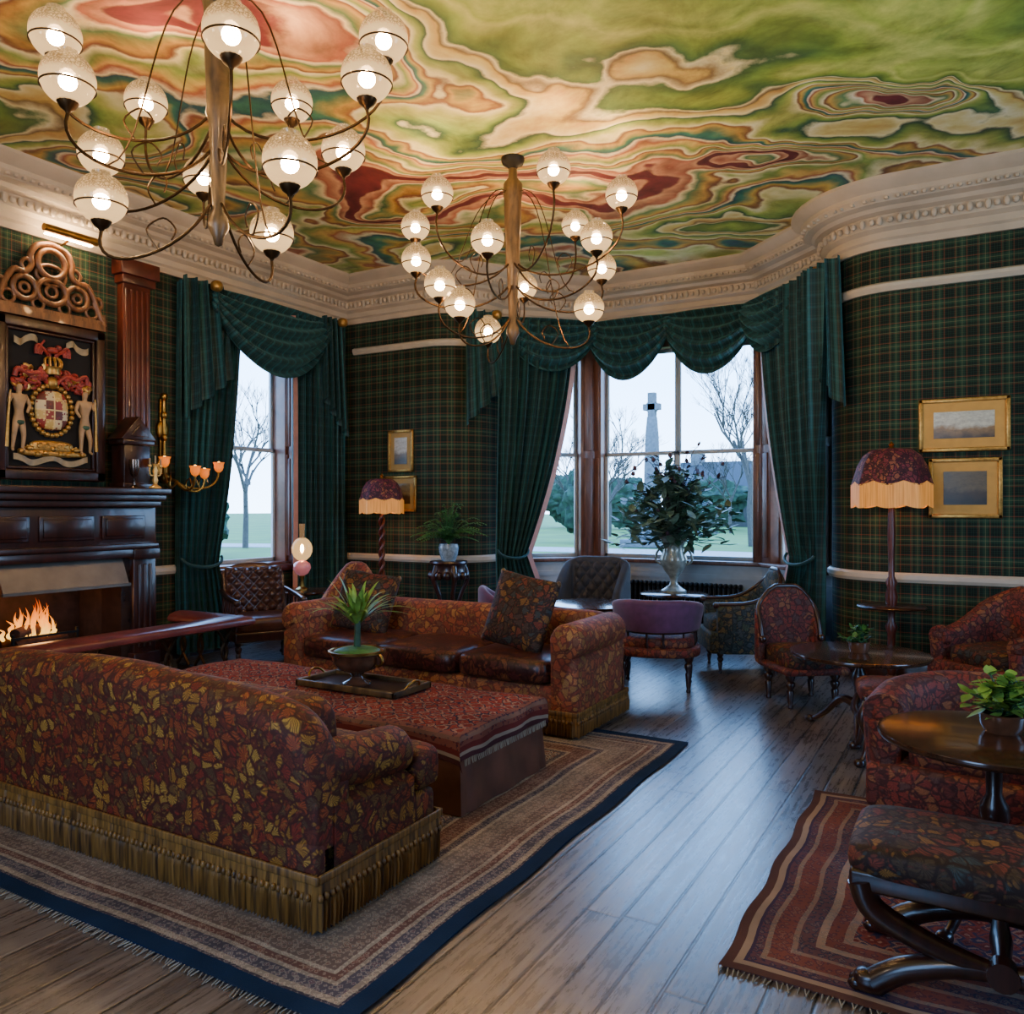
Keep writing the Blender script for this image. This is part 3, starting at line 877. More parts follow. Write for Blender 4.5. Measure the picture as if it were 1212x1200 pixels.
# ------------------------------------------------------------ chairs
def legprof(h, r=.022):
    return [(0, 0), (r*.6, 0), (r*.75, .015), (r*.5, .03), (r*.7, .05), (r*1.0, h*.5), (r*.7, h*.55), (r*1.25, h*.68), (r*1.25, h*.75), (r*.8, h*.8), (r*1.3, h*.9), (r*1.3, h), (0, h)]
def tuftpad(w, h, dep, nx, nz_, thick=.05):
    def fr(u, v):
        a = pi*(u*nx+v*nz_); b = pi*(u*nx-v*nz_)
        p = (abs(sin(a)*sin(b)))**.5
        e = min(1, min(u, 1-u, v, 1-v)*12)
        return ((u-.5)*w, -(thick*.3+thick*p)*sqrt(e)-dep*(abs(2*u-1)**2), v*h)
    return sheet(fr, nx*12, nz_*12)

def easy_chair(label, loc, rz, w=.7, d=.7, seat=.44, back=.9, arm=.62, mat=None, seatmat=None, legmat=mWoodD, th=.1, leg_h=.16, z0=None, spindles=False,
               tuft=False, rad=.25, pw=3.0, name='armchair', wood_top=False, footR=.024, fringe=0, armfront=None, scroll=False, flare=0.0, rail=False):
    seatmat = seatmat or mat
    r = root(name, label, 'armchair' if name == 'armchair' else 'chair', loc, rz)
    a = w/2-th/2; b = d/2-th/2; rad = min(rad, a*.98)
    yf = -b+.02 if armfront is None else armfront
    pts = [(-a, yf)]
    for i in range(6): pts.append((-a, yf+(b-rad-yf)*(i+1)/6))
    pts += [(-a+rad-rad*cos(t), b-rad+rad*sin(t)) for t in [pi/2*i/8 for i in range(1, 9)]]
    for i in range(1, 7): pts.append((-a+rad+(2*a-2*rad)*i/7, b))
    half = [p for p in pts if p[0] < -1e-3]
    pts = half+[(-x, y) for x, y in half[::-1]]
    q = [pts[0]]
    for p in pts[1:]:
        if (Vector(p)-Vector(q[-1])).length > .004: q.append(p)
    pts = q
    L = [0]
    for k in range(1, len(pts)): L.append(L[-1]+(Vector(pts[k])-Vector(pts[k-1])).length)
    zt = []
    for s in L:
        c = max(0, sin(pi*s/L[-1]))
        zt.append(arm+(back-arm)*min(1, (c**pw)*1.08))
    base0 = leg_h if z0 is None else z0
    build('backrest', [shell(pts, zt, base0, th, flare)], mat, parent=r, sharp=65)
    if scroll:
        for s in (-1, 1):
            build('arm_scroll', [tube([(s*a, yf+.03, arm-.07), (s*a, yf-.03, arm-.07)], [th*.62, th*.56], 18), tube([(s*a, yf-.03, arm-.07), (s*a, yf-.045, arm-.07)], [th*.3, th*.2], 14),
                                 tube([(s*a, yf-.0, leg_h), (s*a, yf-.01, arm-.1)], [th*.38, th*.45], 10)], mat, parent=r)
    if wood_top:
        q = [(p[0], p[1], z+.008) for p, z in zip(pts, zt)]
        build('top_rail', [tube(q, .02, 8), se((q[0][0], q[0][1]-.01, q[0][2]-.01), (.03, .03, .03), .8), se((q[-1][0], q[-1][1]-.01, q[-1][2]-.01), (.03, .03, .03), .8)], legmat, parent=r)
    if rail:
        build('bottom_rail', [tube([(p[0], p[1], base0-.0) for p in pts], .022, 8)], legmat, parent=r)
        for k in range(1, len(pts)-1, 3):
            build('spindle', [lathe([(.01, seat-.1), (.016, seat-.06), (.009, seat-.03), (.012, base0)], 8, (pts[k][0], pts[k][1], 0))], legmat, parent=r)
    if spindles:
        build('seat_frame', [se((0, 0, seat-.12), (w/2-.0, d/2-.0, .045), .3, .7)], seatmat, parent=r)
        build('seat_cushion', [se((0, -.0, seat-.05), (w/2-.05, d/2-.05, .07), .5, .6)], seatmat, parent=r)
    else:
        build('seat_frame', [box(-w/2+.02, w/2-.02, -d/2+.0, d/2-.04, leg_h, seat-.1)], mat, parent=r, bevel=.03, seg=3)
        build('seat_cushion', [se((0, -.03, seat-.05), (w/2-th-.0, d/2-th*.6, .09), .4, .3)], seatmat, parent=r)
    if tuft:
        pd = xf(tuftpad(w-2*th-.04, back-seat-.06, .02, 4, 3, .045), (0, b-th/2+.01, seat+.03), 0, -.05)
        build('tufted_back', [pd], mat, parent=r)
    for sx in (-1, 1):
        for sy in (-1, 1):
            build('leg', [lathe(legprof(leg_h, footR), 12)], legmat, parent=r, loc=(sx*(w/2-.1), sy*(d/2-.11), 0))
    if fringe:
        build('fringe', fringe_mesh(w-.03, d-.02, fringe), mFringe, parent=r, kind='stuff', sharp=80)
    return r

easy_chair('plum velvet tub chair with curved padded back at the table', (-2.48, 6.94, 0), radians(196), .76, .64, .46, .8, .68, mPurple, fabRed, z0=.52, spindles=True, th=.09, leg_h=.32, rad=.4, pw=.8, name='barrel_chair', flare=.04, rail=True, footR=.028)
easy_chair('plum velvet low-backed chair beside the round table', (-4.05, 6.95, 0), radians(120), .6, .55, .46, .82, .66, mPurple, mPurple, z0=.4, spindles=True, th=.07, leg_h=.34, name='barrel_chair')
easy_chair('dark grey buttoned armchair standing by the bay window', (-3.78, 8.4, 0), radians(8), .8, .7, .46, 1.03, .62, plain('slate_velvet', '#2b2b30', .7, var=.3, sheen=.15), tuft=True, pw=1.0, rad=.1)
easy_chair('teal leaf-patterned bergere armchair with dark wooden frame', (-2.02, 8.1, 0), radians(-62), .7, .75, .5, .98, .66, fabTeal, pw=5, rad=.12, leg_h=.2, wood_top=True)
easy_chair('floral upholstered low chair with turned mahogany legs', (-1.25, 6.95, 0), radians(38), .58, .6, .43, .92, .5, fabRed, fabDk, wood_top=True, th=.06, leg_h=.27, pw=.7, rad=.05, z0=.3, name='side_chair', footR=.03, armfront=.16)
easy_chair('red floral club armchair against the wall', (.22, 7.62, 0), radians(-40), .86, .85, .45, .94, .6, fabRed, fabDk, pw=2, th=.15, scroll=True, rad=.2)
easy_chair('patterned low tub armchair behind the mahogany table', (.04, 4.72, .014), radians(-8), .98, .84, .42, .69, .62, fabRed, fabRed, th=.18, leg_h=.1, pw=1, rad=.42, scroll=True, flare=.04)
easy_chair('rust floral armchair behind the sofa', (-5.84, 6.66, 0), radians(20), .62, .62, .46, 1.0, .6, fabFar, fabSeat, pw=4)

def spindle_armchair(label, loc, rz):
    r = root('armchair', label, 'armchair', loc, rz)
    w, d = .7, .68
    build('seat_frame', [box(-w/2, w/2, -d/2, d/2-.04, .26, .36)], mWoodD, parent=r, bevel=.015)
    build('seat_cushion', [se((0, -.02, .42), (w/2-.03, d/2-.04, .09), .45, .3)], mLeatherD, parent=r)
    sec = []
    for i in range(25):
        u = i/24; x = (u-.5)*(w-.06); dp = .05*(2*u-1)**2
        top = 1.0-.1*(2*u-1)**4
        sec.append([(x, d/2-.08-dp, .4), (x, d/2+.03-dp, top-.04), (x, d/2+.06-dp, top), (x, d/2+.1-dp, top-.03), (x, d/2+.02-dp, .36)])
    build('backrest', [loft(sec)], mLeatherD, parent=r)
    build('tufted_back', [xf(tuftpad(w-.1, .5, .04, 5, 4, .05), (0, d/2-.06, .47), 0, -.2)], mLeatherD, parent=r)
    for s in (-1, 1):
        build('armrest', [tube(spl([(s*(w/2-.02), -d/2+.02, .66), (s*(w/2), -.05, .68), (s*(w/2-.02), d/2-.02, .72)], 6), .026, 10), se((s*(w/2-.02), -d/2+.01, .655), (.035, .04, .035), .8)], mWoodD, parent=r)
        for k in range(6):
            y = -d/2+.05+k*.11
            build('spindle', [lathe([(.01, .36), (.018, .42), (.009, .47), (.017, .54), (.009, .6), (.014, .66)], 8, (s*(w/2-.02), y, 0))], mWoodD, parent=r)
        for sy in (-1, 1):
            build('leg', [lathe(legprof(.27, .028), 12)], mWoodD, parent=r, loc=(s*(w/2-.05), sy*(d/2-.08), 0))
spindle_armchair('brown buttoned leather armchair with turned wooden spindle arms', (-6.42, 6.0, 0), radians(62))

def footstool(label, loc, rz, w, d, h, mat):
    r = root('footstool', label, 'stool', loc, rz)
    build('seat', [se((0, 0, h-.055), (w/2, d/2, .065), .5, .35)], mat, parent=r)
    build('seat_frame', [box(-w/2+.02, w/2-.02, -d/2+.02, d/2-.02, h-.14, h-.06)], mWoodD, parent=r, bevel=.015)
    for sx in (-1, 1):
        for sy in (-1, 1):
            x, y = sx*(w/2-.05), sy*(d/2-.05)
            P = spl([(x, y, h-.1), (x+sx*.035, y+sy*.03, h-.2), (x+sx*.0, y, h*.35), (x+sx*.02, y+sy*.02, .06), (x+sx*.05, y+sy*.04, .025)], 5)
            n = len(P)
            build('leg', [tube(P, [.035*(1-.5*sin(pi*.5*k/n)) for k in range(n)], 8), se((x+sx*.05, y+sy*.04, .026), (.035, .03, .026), .8, nu=10, nv=6)], mWoodD, parent=r)
footstool('floral footstool with carved claw feet beside the tripod table', (-.4, 5.64, 0), .2, .54, .42, .5, fabRed)

def curule(label, loc, rz):
    r = root('curule_stool', label, 'stool', loc, rz)
    w, d, h = .9, .5, .49
    cx = w/2-.4
    build('seat', [se((cx, 0, h-.065), (w/2, d/2, .066), .45, .25)], fabDk, parent=r)
    build('seat_frame', [box(-.385, w-.425, -d/2+.01, d/2-.01, h-.16, h-.09)], mWoodD, parent=r, bevel=.012)
    for y in (-d/2+.04, d/2-.04):
        for s in (-1, 1):
            P = spl([(cx+s*(w/2-.05), y, h-.13), (cx+s*(w/2-.09), y, h-.22), (cx+s*.2, y, .2), (cx+s*.04, y, .165), (cx-s*.12, y, .15), (cx-s*.27, y, .1), (cx-s*.36, y, .035)], 6)
            n = len(P)
            build('leg', [tube(P, [.028+.016*abs(cos(pi*k/n)) for k in range(n)], 10), se((cx-s*.37, y, .036), (.055, .04, .036), .7, nu=12, nv=8),
                          se((cx-s*.41, y-.018, .022), (.03, .014, .02), .9, nu=8, nv=6), se((cx-s*.41, y+.018, .022), (.03, .014, .02), .9, nu=8, nv=6)], mWoodD, parent=r)
    build('stretcher', [tube([(cx, -d/2, .165), (cx, -d/2+.06, .165)], [.045, .045], 14), tube([(cx, d/2-.06, .165), (cx, d/2, .165)], [.045, .045], 14), tube([(cx, -d/2+.05, .165), (cx, 0, .165), (cx, d/2-.05, .165)], [.02, .035, .02], 12)], mWoodD, parent=r)
curule('dark tapestry stool with crossed carved mahogany legs', (.02, 3.1, .014), 0)

# ------------------------------------------------------------ chandeliers
def chandelier(label, loc, globes, ztop=H, zbot=3.08):
    r = root('chandelier', label, 'chandelier', (loc[0], loc[1], ztop), TH, 'pair of globe chandeliers')
    Z = lambda z: z-ztop
    b = Z(zbot)
    build('stem', [lathe([(0, b-.1), (.02, b-.09), (.03, b-.05), (.055, b), (.05, b+.05), (.03, b+.1), (.042, b+.3), (.05, b+.55), (.065, b+.6), (.06, b+.65),
                          (.07, b+.9), (.075, b+1.15), (.085, b+1.2), (.08, b+1.28), (.04, b+1.33), (.03, 0)], 16)], mWoodG, parent=r)
    build('ceiling_rose', [lathe([(0, -.1), (.03, -.1), (.05, -.07), (.09, -.05), (.1, -.02), (.1, 0), (0, 0)], 24)], mIron, parent=r)
    gm = None
    for gi, (x, y, z) in enumerate(globes):
        rho = sqrt(x*x+y*y); dx, dy = x/rho, y/rho
        hub = {0: zbot+.12, 1: zbot+.4, 2: zbot+.6}[0 if z < 3.45 else (1 if z < 3.9 else 2)]
        e = Vector((x, y, Z(z)-.165))
        P = bez((dx*.04, dy*.04, Z(hub)), (dx*rho*.35, dy*rho*.35, Z(hub)-.32), (dx*rho*1.12, dy*rho*1.12, min(Z(hub)-.15, e.z-.25)), e, 16)
        Q = spl([P[6], P[6]+Vector((dx*.06, dy*.06, .1)), P[6]+Vector((-dx*.02, -dy*.02, .17)), P[6]+Vector((-dx*.08, -dy*.08, .12)), P[6]+Vector((-dx*.06, -dy*.06, .06))], 4)
        sh = [tube(P, .0085, 6), tube(Q, .005, 5), lathe([(.01, 0), (.014, .01), (.035, .025), (.05, .05), (.052, .055), (.045, .055), (0, .03)], 14, e)]
        if gi % 3 == 0:
            W_ = bez((dx*.05, dy*.05, b+1.2), (dx*rho*.5, dy*rho*.5, b+1.25), (dx*rho*.45, dy*rho*.45, Z(hub)-.1), P[9], 12)
            sh.append(tube(W_, .0045, 5))
        build('arm', sh, mBronze, parent=r)
        if gm is None:
            prof = [(.045, -.118)]+[(.125*cos(a), .125*sin(a)) for a in [(-68+i*8.2)*pi/180 for i in range(18)]]+[(.04, .12), (.045, .135)]
            g = build('glass_globe', [lathe(prof, 28, cap=False)], mGlobe, parent=r, loc=(x, y, Z(z)))
            gb = build('bulb', [se((0, 0, -.015), (.042, .042, .04), 1, nu=16, nv=10)], mBulb, parent=g)
            gr = build('gallery_ring', [lathe([(.1215, -.045), (.126, -.045), (.126, -.037), (.1215, -.037)], 28, cap=False)], mBronze, parent=g)
            gm = (g, gb, gr)
        else:
            g = gm[0].copy(); g.location = (x, y, Z(z)); g.parent = r; COL.objects.link(g)
            for q in gm[1:]:
                c = q.copy(); c.parent = g; COL.objects.link(c)
chandelier('bronze and wood chandelier with etched glass globes, nearer the fireplace', (-3.49, 2.96),
           [(.53, -.55, 3.2), (-.52, -.2, 3.16), (.15, .45, 3.21), (-.42, .9, 3.72), (.58, .4, 3.67), (-.8, .35, 3.63), (-.7, .7, 4.1), (.2, .7, 4.1), (.31, -.7, 3.71),
            (-.58, -.4, 3.66), (-.78, -.15, 4.02), (.9, -.15, 4.0), (.85, -.35, 3.7)])
chandelier('bronze and wood chandelier with etched glass globes before the bay', (-3.44, 6.02),
           [(-.59, -.61, 4.05), (.3, -.95, 4.1), (.85, -.59, 4.05), (-.85, .15, 4.05), (.576, .54, 4.2), (-.19, -.89, 3.6), (.65, -.63, 3.7), (-.82, -.05, 3.7), (.78, .17, 3.7),
            (-.59, -.39, 3.4), (-.43, -.36, 3.25), (.11, .79, 3.7), (.63, -.22, 3.25), (-.23, .65, 3.25)])

# ------------------------------------------------------------ floor lamps, oil lamp, sconce
mShade = leaf_fabric('lamp_shade_silk', ['#6a2430', '#7a3038', '#3a1820', '#9a5a3c'], dark='#2c1018', scale=24, glow=.3, k=.8)
def shadefringe():
    m, t, b = newmat('lamp_shade_fringe')
    n = nz(t, V_(t, 'MULTIPLY', obco(t), (90, 90, 3)), 1, 2)
    setb(t, b, color=ramp(t, n, [(.3, '#7a4a20'), (.7, '#c89850')]), rough=.6, ecol=hx('#d8842e'), estr=.7)
    return m
mSF = shadefringe()
mLampB = emis('lamp_bulb', '#ffb566', 260)
def floor_lamp(label, loc, h, R, shelf=None, twist=False):
    r = root('floor_lamp', label, 'lamp', loc)
    build('base', [lathe([(0, 0), (.15, 0), (.15, .02), (.1, .04), (.06, .06), (.04, .1), (0, .1)], 24)], mWoodR, parent=r)
    sb = h-.46*R/.34
    if twist:
        sh = [tube([(.024*cos(t*.45+k*pi), .024*sin(t*.45+k*pi), .1+(sb-.1)*t/80) for t in range(81)], .021, 8) for k in range(2)]
    else:
        sh = [lathe([(.03, .1), (.05, .18), (.028, .28), (.036, .48), (.055, .53), (.028, .58), (.03, .66), (.045, .73), (.055, .8), (.036, .88), (.05, .93), (.026, .98), (.026, 1.15), (.034, 1.35), (.024, sb), (.012, sb+.1)], 16)]
    build('pole', sh, mWoodR, parent=r)
    if shelf:
        build('shelf', [lathe([(0, shelf), (.28, shelf), (.29, shelf+.01), (.28, shelf+.02), (0, shelf+.02)], 36)], mWoodD, parent=r)
    seg = 64; secs = []
    for (k, z) in ((.3, 0), (.52, -.01), (.7, -.05), (.84, -.13), (.94, -.24), (1.0, -.3)):
        ring = []
        for i in range(seg):
            a = 2*pi*i/seg
            rr = R*k*(1-.09*abs(sin(a*4))*k)
            dz = -.03*abs(sin(a*4+pi/2))*k**3
            ring.append((rr*cos(a), rr*sin(a), h+(z+dz)*R/.34))
        secs.append(ring)
    build('lamp_shade', [loft(secs, cap=False)], mShade, parent=r)
    n = 110
    v = []; f = []
    for i in range(n):
        a = 2*pi*i/n; rr = R*(.985-.07*abs(sin(a*4)))*(1+.014*(i % 2)); dz = -.03*abs(sin(a*4+pi/2))
        for z in (-.29, -.44, -.5):
            v.append((rr*cos(a), rr*sin(a), h+(z+dz)*R/.34))
    for i in range(n):
        q = (i+1) % n
        for k in range(2): f.append((i*3+k, q*3+k, q*3+k+1, i*3+k+1))
    build('shade_fringe', [(v, f)], mSF, parent=r, kind='stuff')
    build('finial', [lathe([(0, h-.01), (.05, h-.01), (.03, h+.01), (.015, h+.02), (.025, h+.04), (0, h+.07)], 12)], mBrass, parent=r)
    build('bulb', [se((0, 0, sb+.18*R/.34), (.03, .03, .04), 1, nu=12, nv=8)], mLampB, parent=r)
floor_lamp('tall turned mahogany floor lamp with maroon scalloped shade and fringe', (-.66, 7.98, 0), 2.12, .34, .7)
floor_lamp('twisted wooden floor lamp with dark fringed shade', (-6.42, 7.95, 0), 1.95, .28, None, True)

r = root('oil_lamp', 'pink glass oil lamp with glowing globe on small table', 'lamp', (-6.62, 6.78, .66))
build('base', [lathe([(0, 0), (.07, 0), (.07, .015), (.03, .04), (.02, .12), (.035, .16), (0, .18)], 20)], mBrass, parent=r)
build('font', [lathe([(.02, .16), (.07, .19), (.1, .25), (.09, .3), (.03, .34), (0, .34)], 20)], plain('pink_glass', '#b87078', .15, ecol=hx('#c87068'), estr=.3), parent=r)
build('glass_globe', [lathe([(.05, .34), (.09, .38), (.112, .43), (.115, .48), (.1, .53), (.07, .57), (.04, .59)], 24, cap=False)], globemat('lamp_globe', '#ffc880', '#e09040', 1.4, .35, False), parent=r)
build('chimney', [lathe([(.028, .58), (.028, .68), (.034, .75)], 16, cap=False)], globemat('lamp_chimney', '#ffc080', '#e09040', .5, .7, False), parent=r)
build('flame', [se((0, 0, .47), (.02, .02, .05), 1, nu=10, nv=8)], mLampB, parent=r)

r = root('wall_sconce', 'brass gas-style wall bracket with amber tulip shades', 'sconce', (XL, 5.5, 2.1), pi/2)
build('backplate', [box(-.035, .035, -.03, 0, -.2, .62), se((0, -.02, .3), (.07, .03, .09), .7), se((0, -.02, -.1), (.08, .03, .1), .7)], mBrass, parent=r, bevel=.005)
build('stem', [tube([(0, -.045, -.2), (0, -.045, .62)], .022, 8)]+[se((0, -.045, z), (.038, .038, .045), .9, nu=10, nv=8) for z in (.64, .45, .22, .0)]+[se((0, -.06, -.2), (.05, .05, .055), .9, nu=10, nv=8), tube([(0, -.05, -.2), (0, -.25, -.24)], [.022, .018], 8)], mBrass, parent=r)
mSB = emis('sconce_bulb', '#ffb050', 9)
for (x, y, z) in ((-.26, -.4, 0), (.02, -.5, -.08), (.2, -.42, -.1), (.33, -.48, -.03)):
    P = bez((0, -.24, -.24), (x*.4, y*.3-.18, -.36), (x, y, -.3+z), (x, y, -.1+z), 12)
    build('arm', [tube(P, .012, 6), tube(spl([P[5], P[5]+Vector((0, 0, .08)), P[5]+Vector((x*.1, y*.1, .12)), P[5]+Vector((x*.15, y*.15, .06))], 4), .006, 5)], mBrass, parent=r)
    build('tulip_shade', [lathe([(.012, 0), (.036, .02), (.048, .05), (.048, .08), (.06, .105), (.05, .1), (.03, .05), (0, .02)], 14, (x, y, -.11+z))], mAmber, parent=r)
    build('bulb', [se((x, y, -.02+z), (.02, .02, .026), 1, nu=10, nv=8)], mSB, parent=r)

# ------------------------------------------------------------ fireplace
fp = root('fireplace', 'dark mahogany fireplace surround with steel hood', 'fireplace', (XL, 4.27, 0), pi/2)
build('mantel_shelf', [box(-.98, .98, -.5, 0, 1.72, 1.78), box(-.95, .95, -.46, 0, 1.66, 1.72), box(-.92, .92, -.42, 0, 1.6, 1.66)], mWoodD, parent=fp, bevel=.01, seg=3)
fz = [box(-.9, .9, -.36, 0, 1.2, 1.6)]
for cx, hw in ((-.55, .22), (0, .25), (.55, .22)):
    fz += [box(cx-hw, cx+hw, -.38, -.36, 1.3, 1.52), box(cx-hw+.03, cx+hw-.03, -.395, -.38, 1.33, 1.49)]
fz += [box(-.9, .9, -.41, -.36, 1.2, 1.25), box(-.66, .66, -.39, -.36, 1.12, 1.2)]
build('frieze', fz, mWoodD, parent=fp, bevel=.006)
mMarb = plain('dark_marble', '#2c211e', .2)
for s in (-1, 1):
    sh = [box(s*.78-.12, s*.78+.12, -.36, 0, 0, 1.2), box(s*.78-.14, s*.78+.14, -.4, 0, 0, .2), box(s*.78-.14, s*.78+.14, -.4, 0, 1.1, 1.2)]
    for k in range(3): sh.append(tube([(s*.78-.06+k*.06, -.36, .25), (s*.78-.06+k*.06, -.36, 1.05)], .018, 8))
    build('jamb', sh, mWoodD, parent=fp, bevel=.006)
    build('slip', [box(s*.63-.06, s*.63+.06, -.3, .0, 0, 1.12)], mMarb, parent=fp)
build('hood', [loft([[(-.57, -.42, .88), (.57, -.42, .88), (.57, -.31, 1.13), (-.57, -.31, 1.13)], [(-.57, -.41, .88), (.57, -.41, .88), (.57, -.30, 1.13), (-.57, -.30, 1.13)]]), box(-.58, .58, -.435, -.41, .86, .885)], mSteel, parent=fp)
mBrick = plain('sooty_firebrick', '#30201a', .95, var=.5, nscale=10)
build('firebox', [box(-.62, .62, .4, .44, 0, 1.3), box(-.64, -.6, -.2, .44, 0, 1.3), box(.6, .64, -.2, .44, 0, 1.3), box(-.62, .62, -.2, .44, 1.14, 1.18), box(-.62, .62, -.4, .44, .0, .05)], mBrick, parent=fp)
fr = root('log_fire', 'burning logs in an iron grate', 'fire', (XL-.02, 4.2, .05), pi/2)
g = [box(-.3, .3, -.2, -.18, .28, .3), box(-.3, .3, -.2, -.18, .4, .42), box(-.3, .3, .12, .14, .28, .3)]
for k in range(9): g.append(box(-.3+k*.072, -.285+k*.072, -.2, .14, .27, .285))
for sx in (-.29, .28):
    for sy in (-.19, .12): g.append(box(sx, sx+.02, sy, sy+.02, 0, .45))
build('grate', g, mIron, parent=fr)
mLog = plain('charred_log', '#4a2a1a', .95, var=.7)
for k, (y, z, a) in enumerate(((-.1, .34, .15), (.05, .34, -.2), (-.02, .44, .4))):
    build('log', [xf(tube([(-.25, 0, 0), (-.1, .01, .01), (.1, -.01, 0), (.25, 0, .01)], [.05, .055, .05, .045], 10), (0, y, z), a)], mLog, parent=fr)
flm = []
for k in range(40):
    x = random.gauss(0, .12); y = random.uniform(-.12, .08); h = random.uniform(.1, .38)*max(.3, 1-abs(x)*2.6)
    w_ = random.uniform(.01, .02)
    P = spl([(x, y, .38), (x+random.uniform(-.02, .02), y, .38+h*.35), (x+random.uniform(-.03, .03), y, .38+h*.7), (x+random.uniform(-.05, .05), y, .38+h)], 6)
    n = len(P)
    flm.append(tube(P, [w_*(sin(pi*(.3+.7*k2/(n-1)))**1.3+.003) for k2 in range(n)], 8))
def flame_mat():
    m = bpy.data.materials.new('flame_gradient'); m.use_nodes = True
    t = m.node_tree; t.nodes.clear()
    s = mk(t, 'ShaderNodeSeparateXYZ', {0: obco(t)})
    zz = M_(t, 'ADD', s.outputs[2], M_(t, 'MULTIPLY_ADD', nz(t, obco(t), 14, 3), .2, -.1))
    c = ramp(t, zz, [(.4, '#ffc050'), (.52, '#ff8a1c'), (.7, '#c03804')])
    op = ramp(t, zz, [(.4, .2), (.75, .8)])
    em = mk(t, 'ShaderNodeEmission', {0: c, 1: 3.0}); tr = mk(t, 'ShaderNodeBsdfTransparent')
    mx = mk(t, 'ShaderNodeMixShader', {0: op, 1: em.outputs[0], 2: tr.outputs[0]})
    mk(t, 'ShaderNodeOutputMaterial', {0: mx.outputs[0]})
    return m
build('flames', flm, flame_mat(), parent=fr, kind='stuff')

fe = root('club_fender', 'oxblood leather topped club fender around the hearth', 'fender', (0, 0, 0))
fy0, fy1, fx = 3.0, 5.3, -6.05
pf = [(-.14, .5), (-.145, .53), (-.12, .56), (-.06, .58), (0, .585), (.06, .58), (.12, .56), (.145, .53), (.14, .5), (.11, .485), (-.11, .485)]
build('leather_seat', [expath([(fx, fy0), (fx, fy1), (XL+.55, fy1)], pf)], mLeatherR, parent=fe)
build('base_rail', [expath([(fx, fy0), (fx, fy1), (XL+.55, fy1)], [(-.03, 0), (-.03, .06), (.03, .06), (.03, 0)])], mIron, parent=fe)
for (x, y) in [(fx, 3.2), (fx, 3.9), (fx, 4.6), (fx, 5.2), (-6.5, fy1), (-6.75, fy1)]:
    dd = (0, 1) if x == fx else (1, 0)
    sh = [tube(spl([(x+dd[0]*s*.1, y+dd[1]*s*.1, .49), (x+dd[0]*s*.02, y+dd[1]*s*.02, .38), (x-dd[0]*s*.03, y-dd[1]*s*.03, .24), (x+dd[0]*s*.08, y+dd[1]*s*.08, .06)], 5), .014, 6) for s in (-1, 1)]
    build('support', sh, mBronze, parent=fe)

# overmantel coat of arms
ca = root('carved_coat_of_arms', 'carved painted coat of arms in a dark wooden frame', 'wall carving', (XL, 4.29, 1.84), pi/2)
PW, PH = .5, 1.42
build('panel', [box(-PW+.05, PW-.05, -.08, 0, .03, PH-.03)], mBlack, parent=ca)
frm = []
for (x0, x1, z0, z1) in ((-PW, PW, 0, .09), (-PW, PW, PH-.09, PH), (-PW, -PW+.09, 0, PH), (PW-.09, PW, 0, PH)):
    frm.append(box(x0, x1, -.14, 0, z0, z1))
for (x0, x1, z0, z1) in ((-PW+.09, PW-.09, .09, .12), (-PW+.09, PW-.09, PH-.12, PH-.09), (-PW+.09, -PW+.12, .09, PH-.09), (PW-.12, PW-.09, .09, PH-.09)):
    frm.append(box(x0, x1, -.12, -.08, z0, z1))
build('frame', frm, mWoodD, parent=ca, bevel=.012, seg=3)
def shield_mat():
    m, t, b = newmat('quartered_shield')
    s = mk(t, 'ShaderNodeSeparateXYZ', {0: obco(t)})
    X = s.outputs[0]; Zc = M_(t, 'SUBTRACT', s.outputs[2], .63)
    qx = M_(t, 'GREATER_THAN', X, 0); qz = M_(t, 'GREATER_THAN', Zc, 0)
    a = M_(t, 'ABSOLUTE', M_(t, 'SUBTRACT', qx, qz))
    # each grand quarter quartered again
    rx = M_(t, 'GREATER_THAN', M_(t, 'FRACT', M_(t, 'MULTIPLY', X, 6.67)), .5); rz_ = M_(t, 'GREATER_THAN', M_(t, 'FRACT', M_(t, 'MULTIPLY', Zc, 5.9)), .5)
    a2 = M_(t, 'ABSOLUTE', M_(t, 'SUBTRACT', rx, rz_))
    vo = mk(t, 'ShaderNodeTexVoronoi', {'Vector': obco(t), 'Scale': 34.0}).outputs['Distance']
    ch = M_(t, 'LESS_THAN', vo, .32)
    c1 = mixc(t, ch, mixc(t, a2, hx('#8a2a1e'), hx('#c8a458')), hx('#d8bc78'))
    c2 = mixc(t, ch, mixc(t, a2, hx('#d0bc90'), hx('#5a2018')), hx('#7a241a'))
    c = mixc(t, a, c1, c2)
    ax = M_(t, 'MINIMUM', M_(t, 'ABSOLUTE', X), M_(t, 'ABSOLUTE', Zc))
    c = mixc(t, M_(t, 'LESS_THAN', ax, .006), c, hx('#e0c484'))
    setb(t, b, color=c, rough=.45)
    return m
build('shield', [se((0, -.1, .63), (.15, .05, .18), .7, .9)], shield_mat(), parent=ca)
gar = [se((.19*cos(2*pi*i/28), -.1, .63+.225*sin(2*pi*i/28)), (.024, .025, .024), .8, nu=8, nv=6) for i in range(28)]
build('garter_ring', gar, mGold, parent=ca)
mRed = plain('carved_red', '#8e2c20', .5, var=.5, nscale=20)
mt = []; mg = []
rm = random.Random(5)
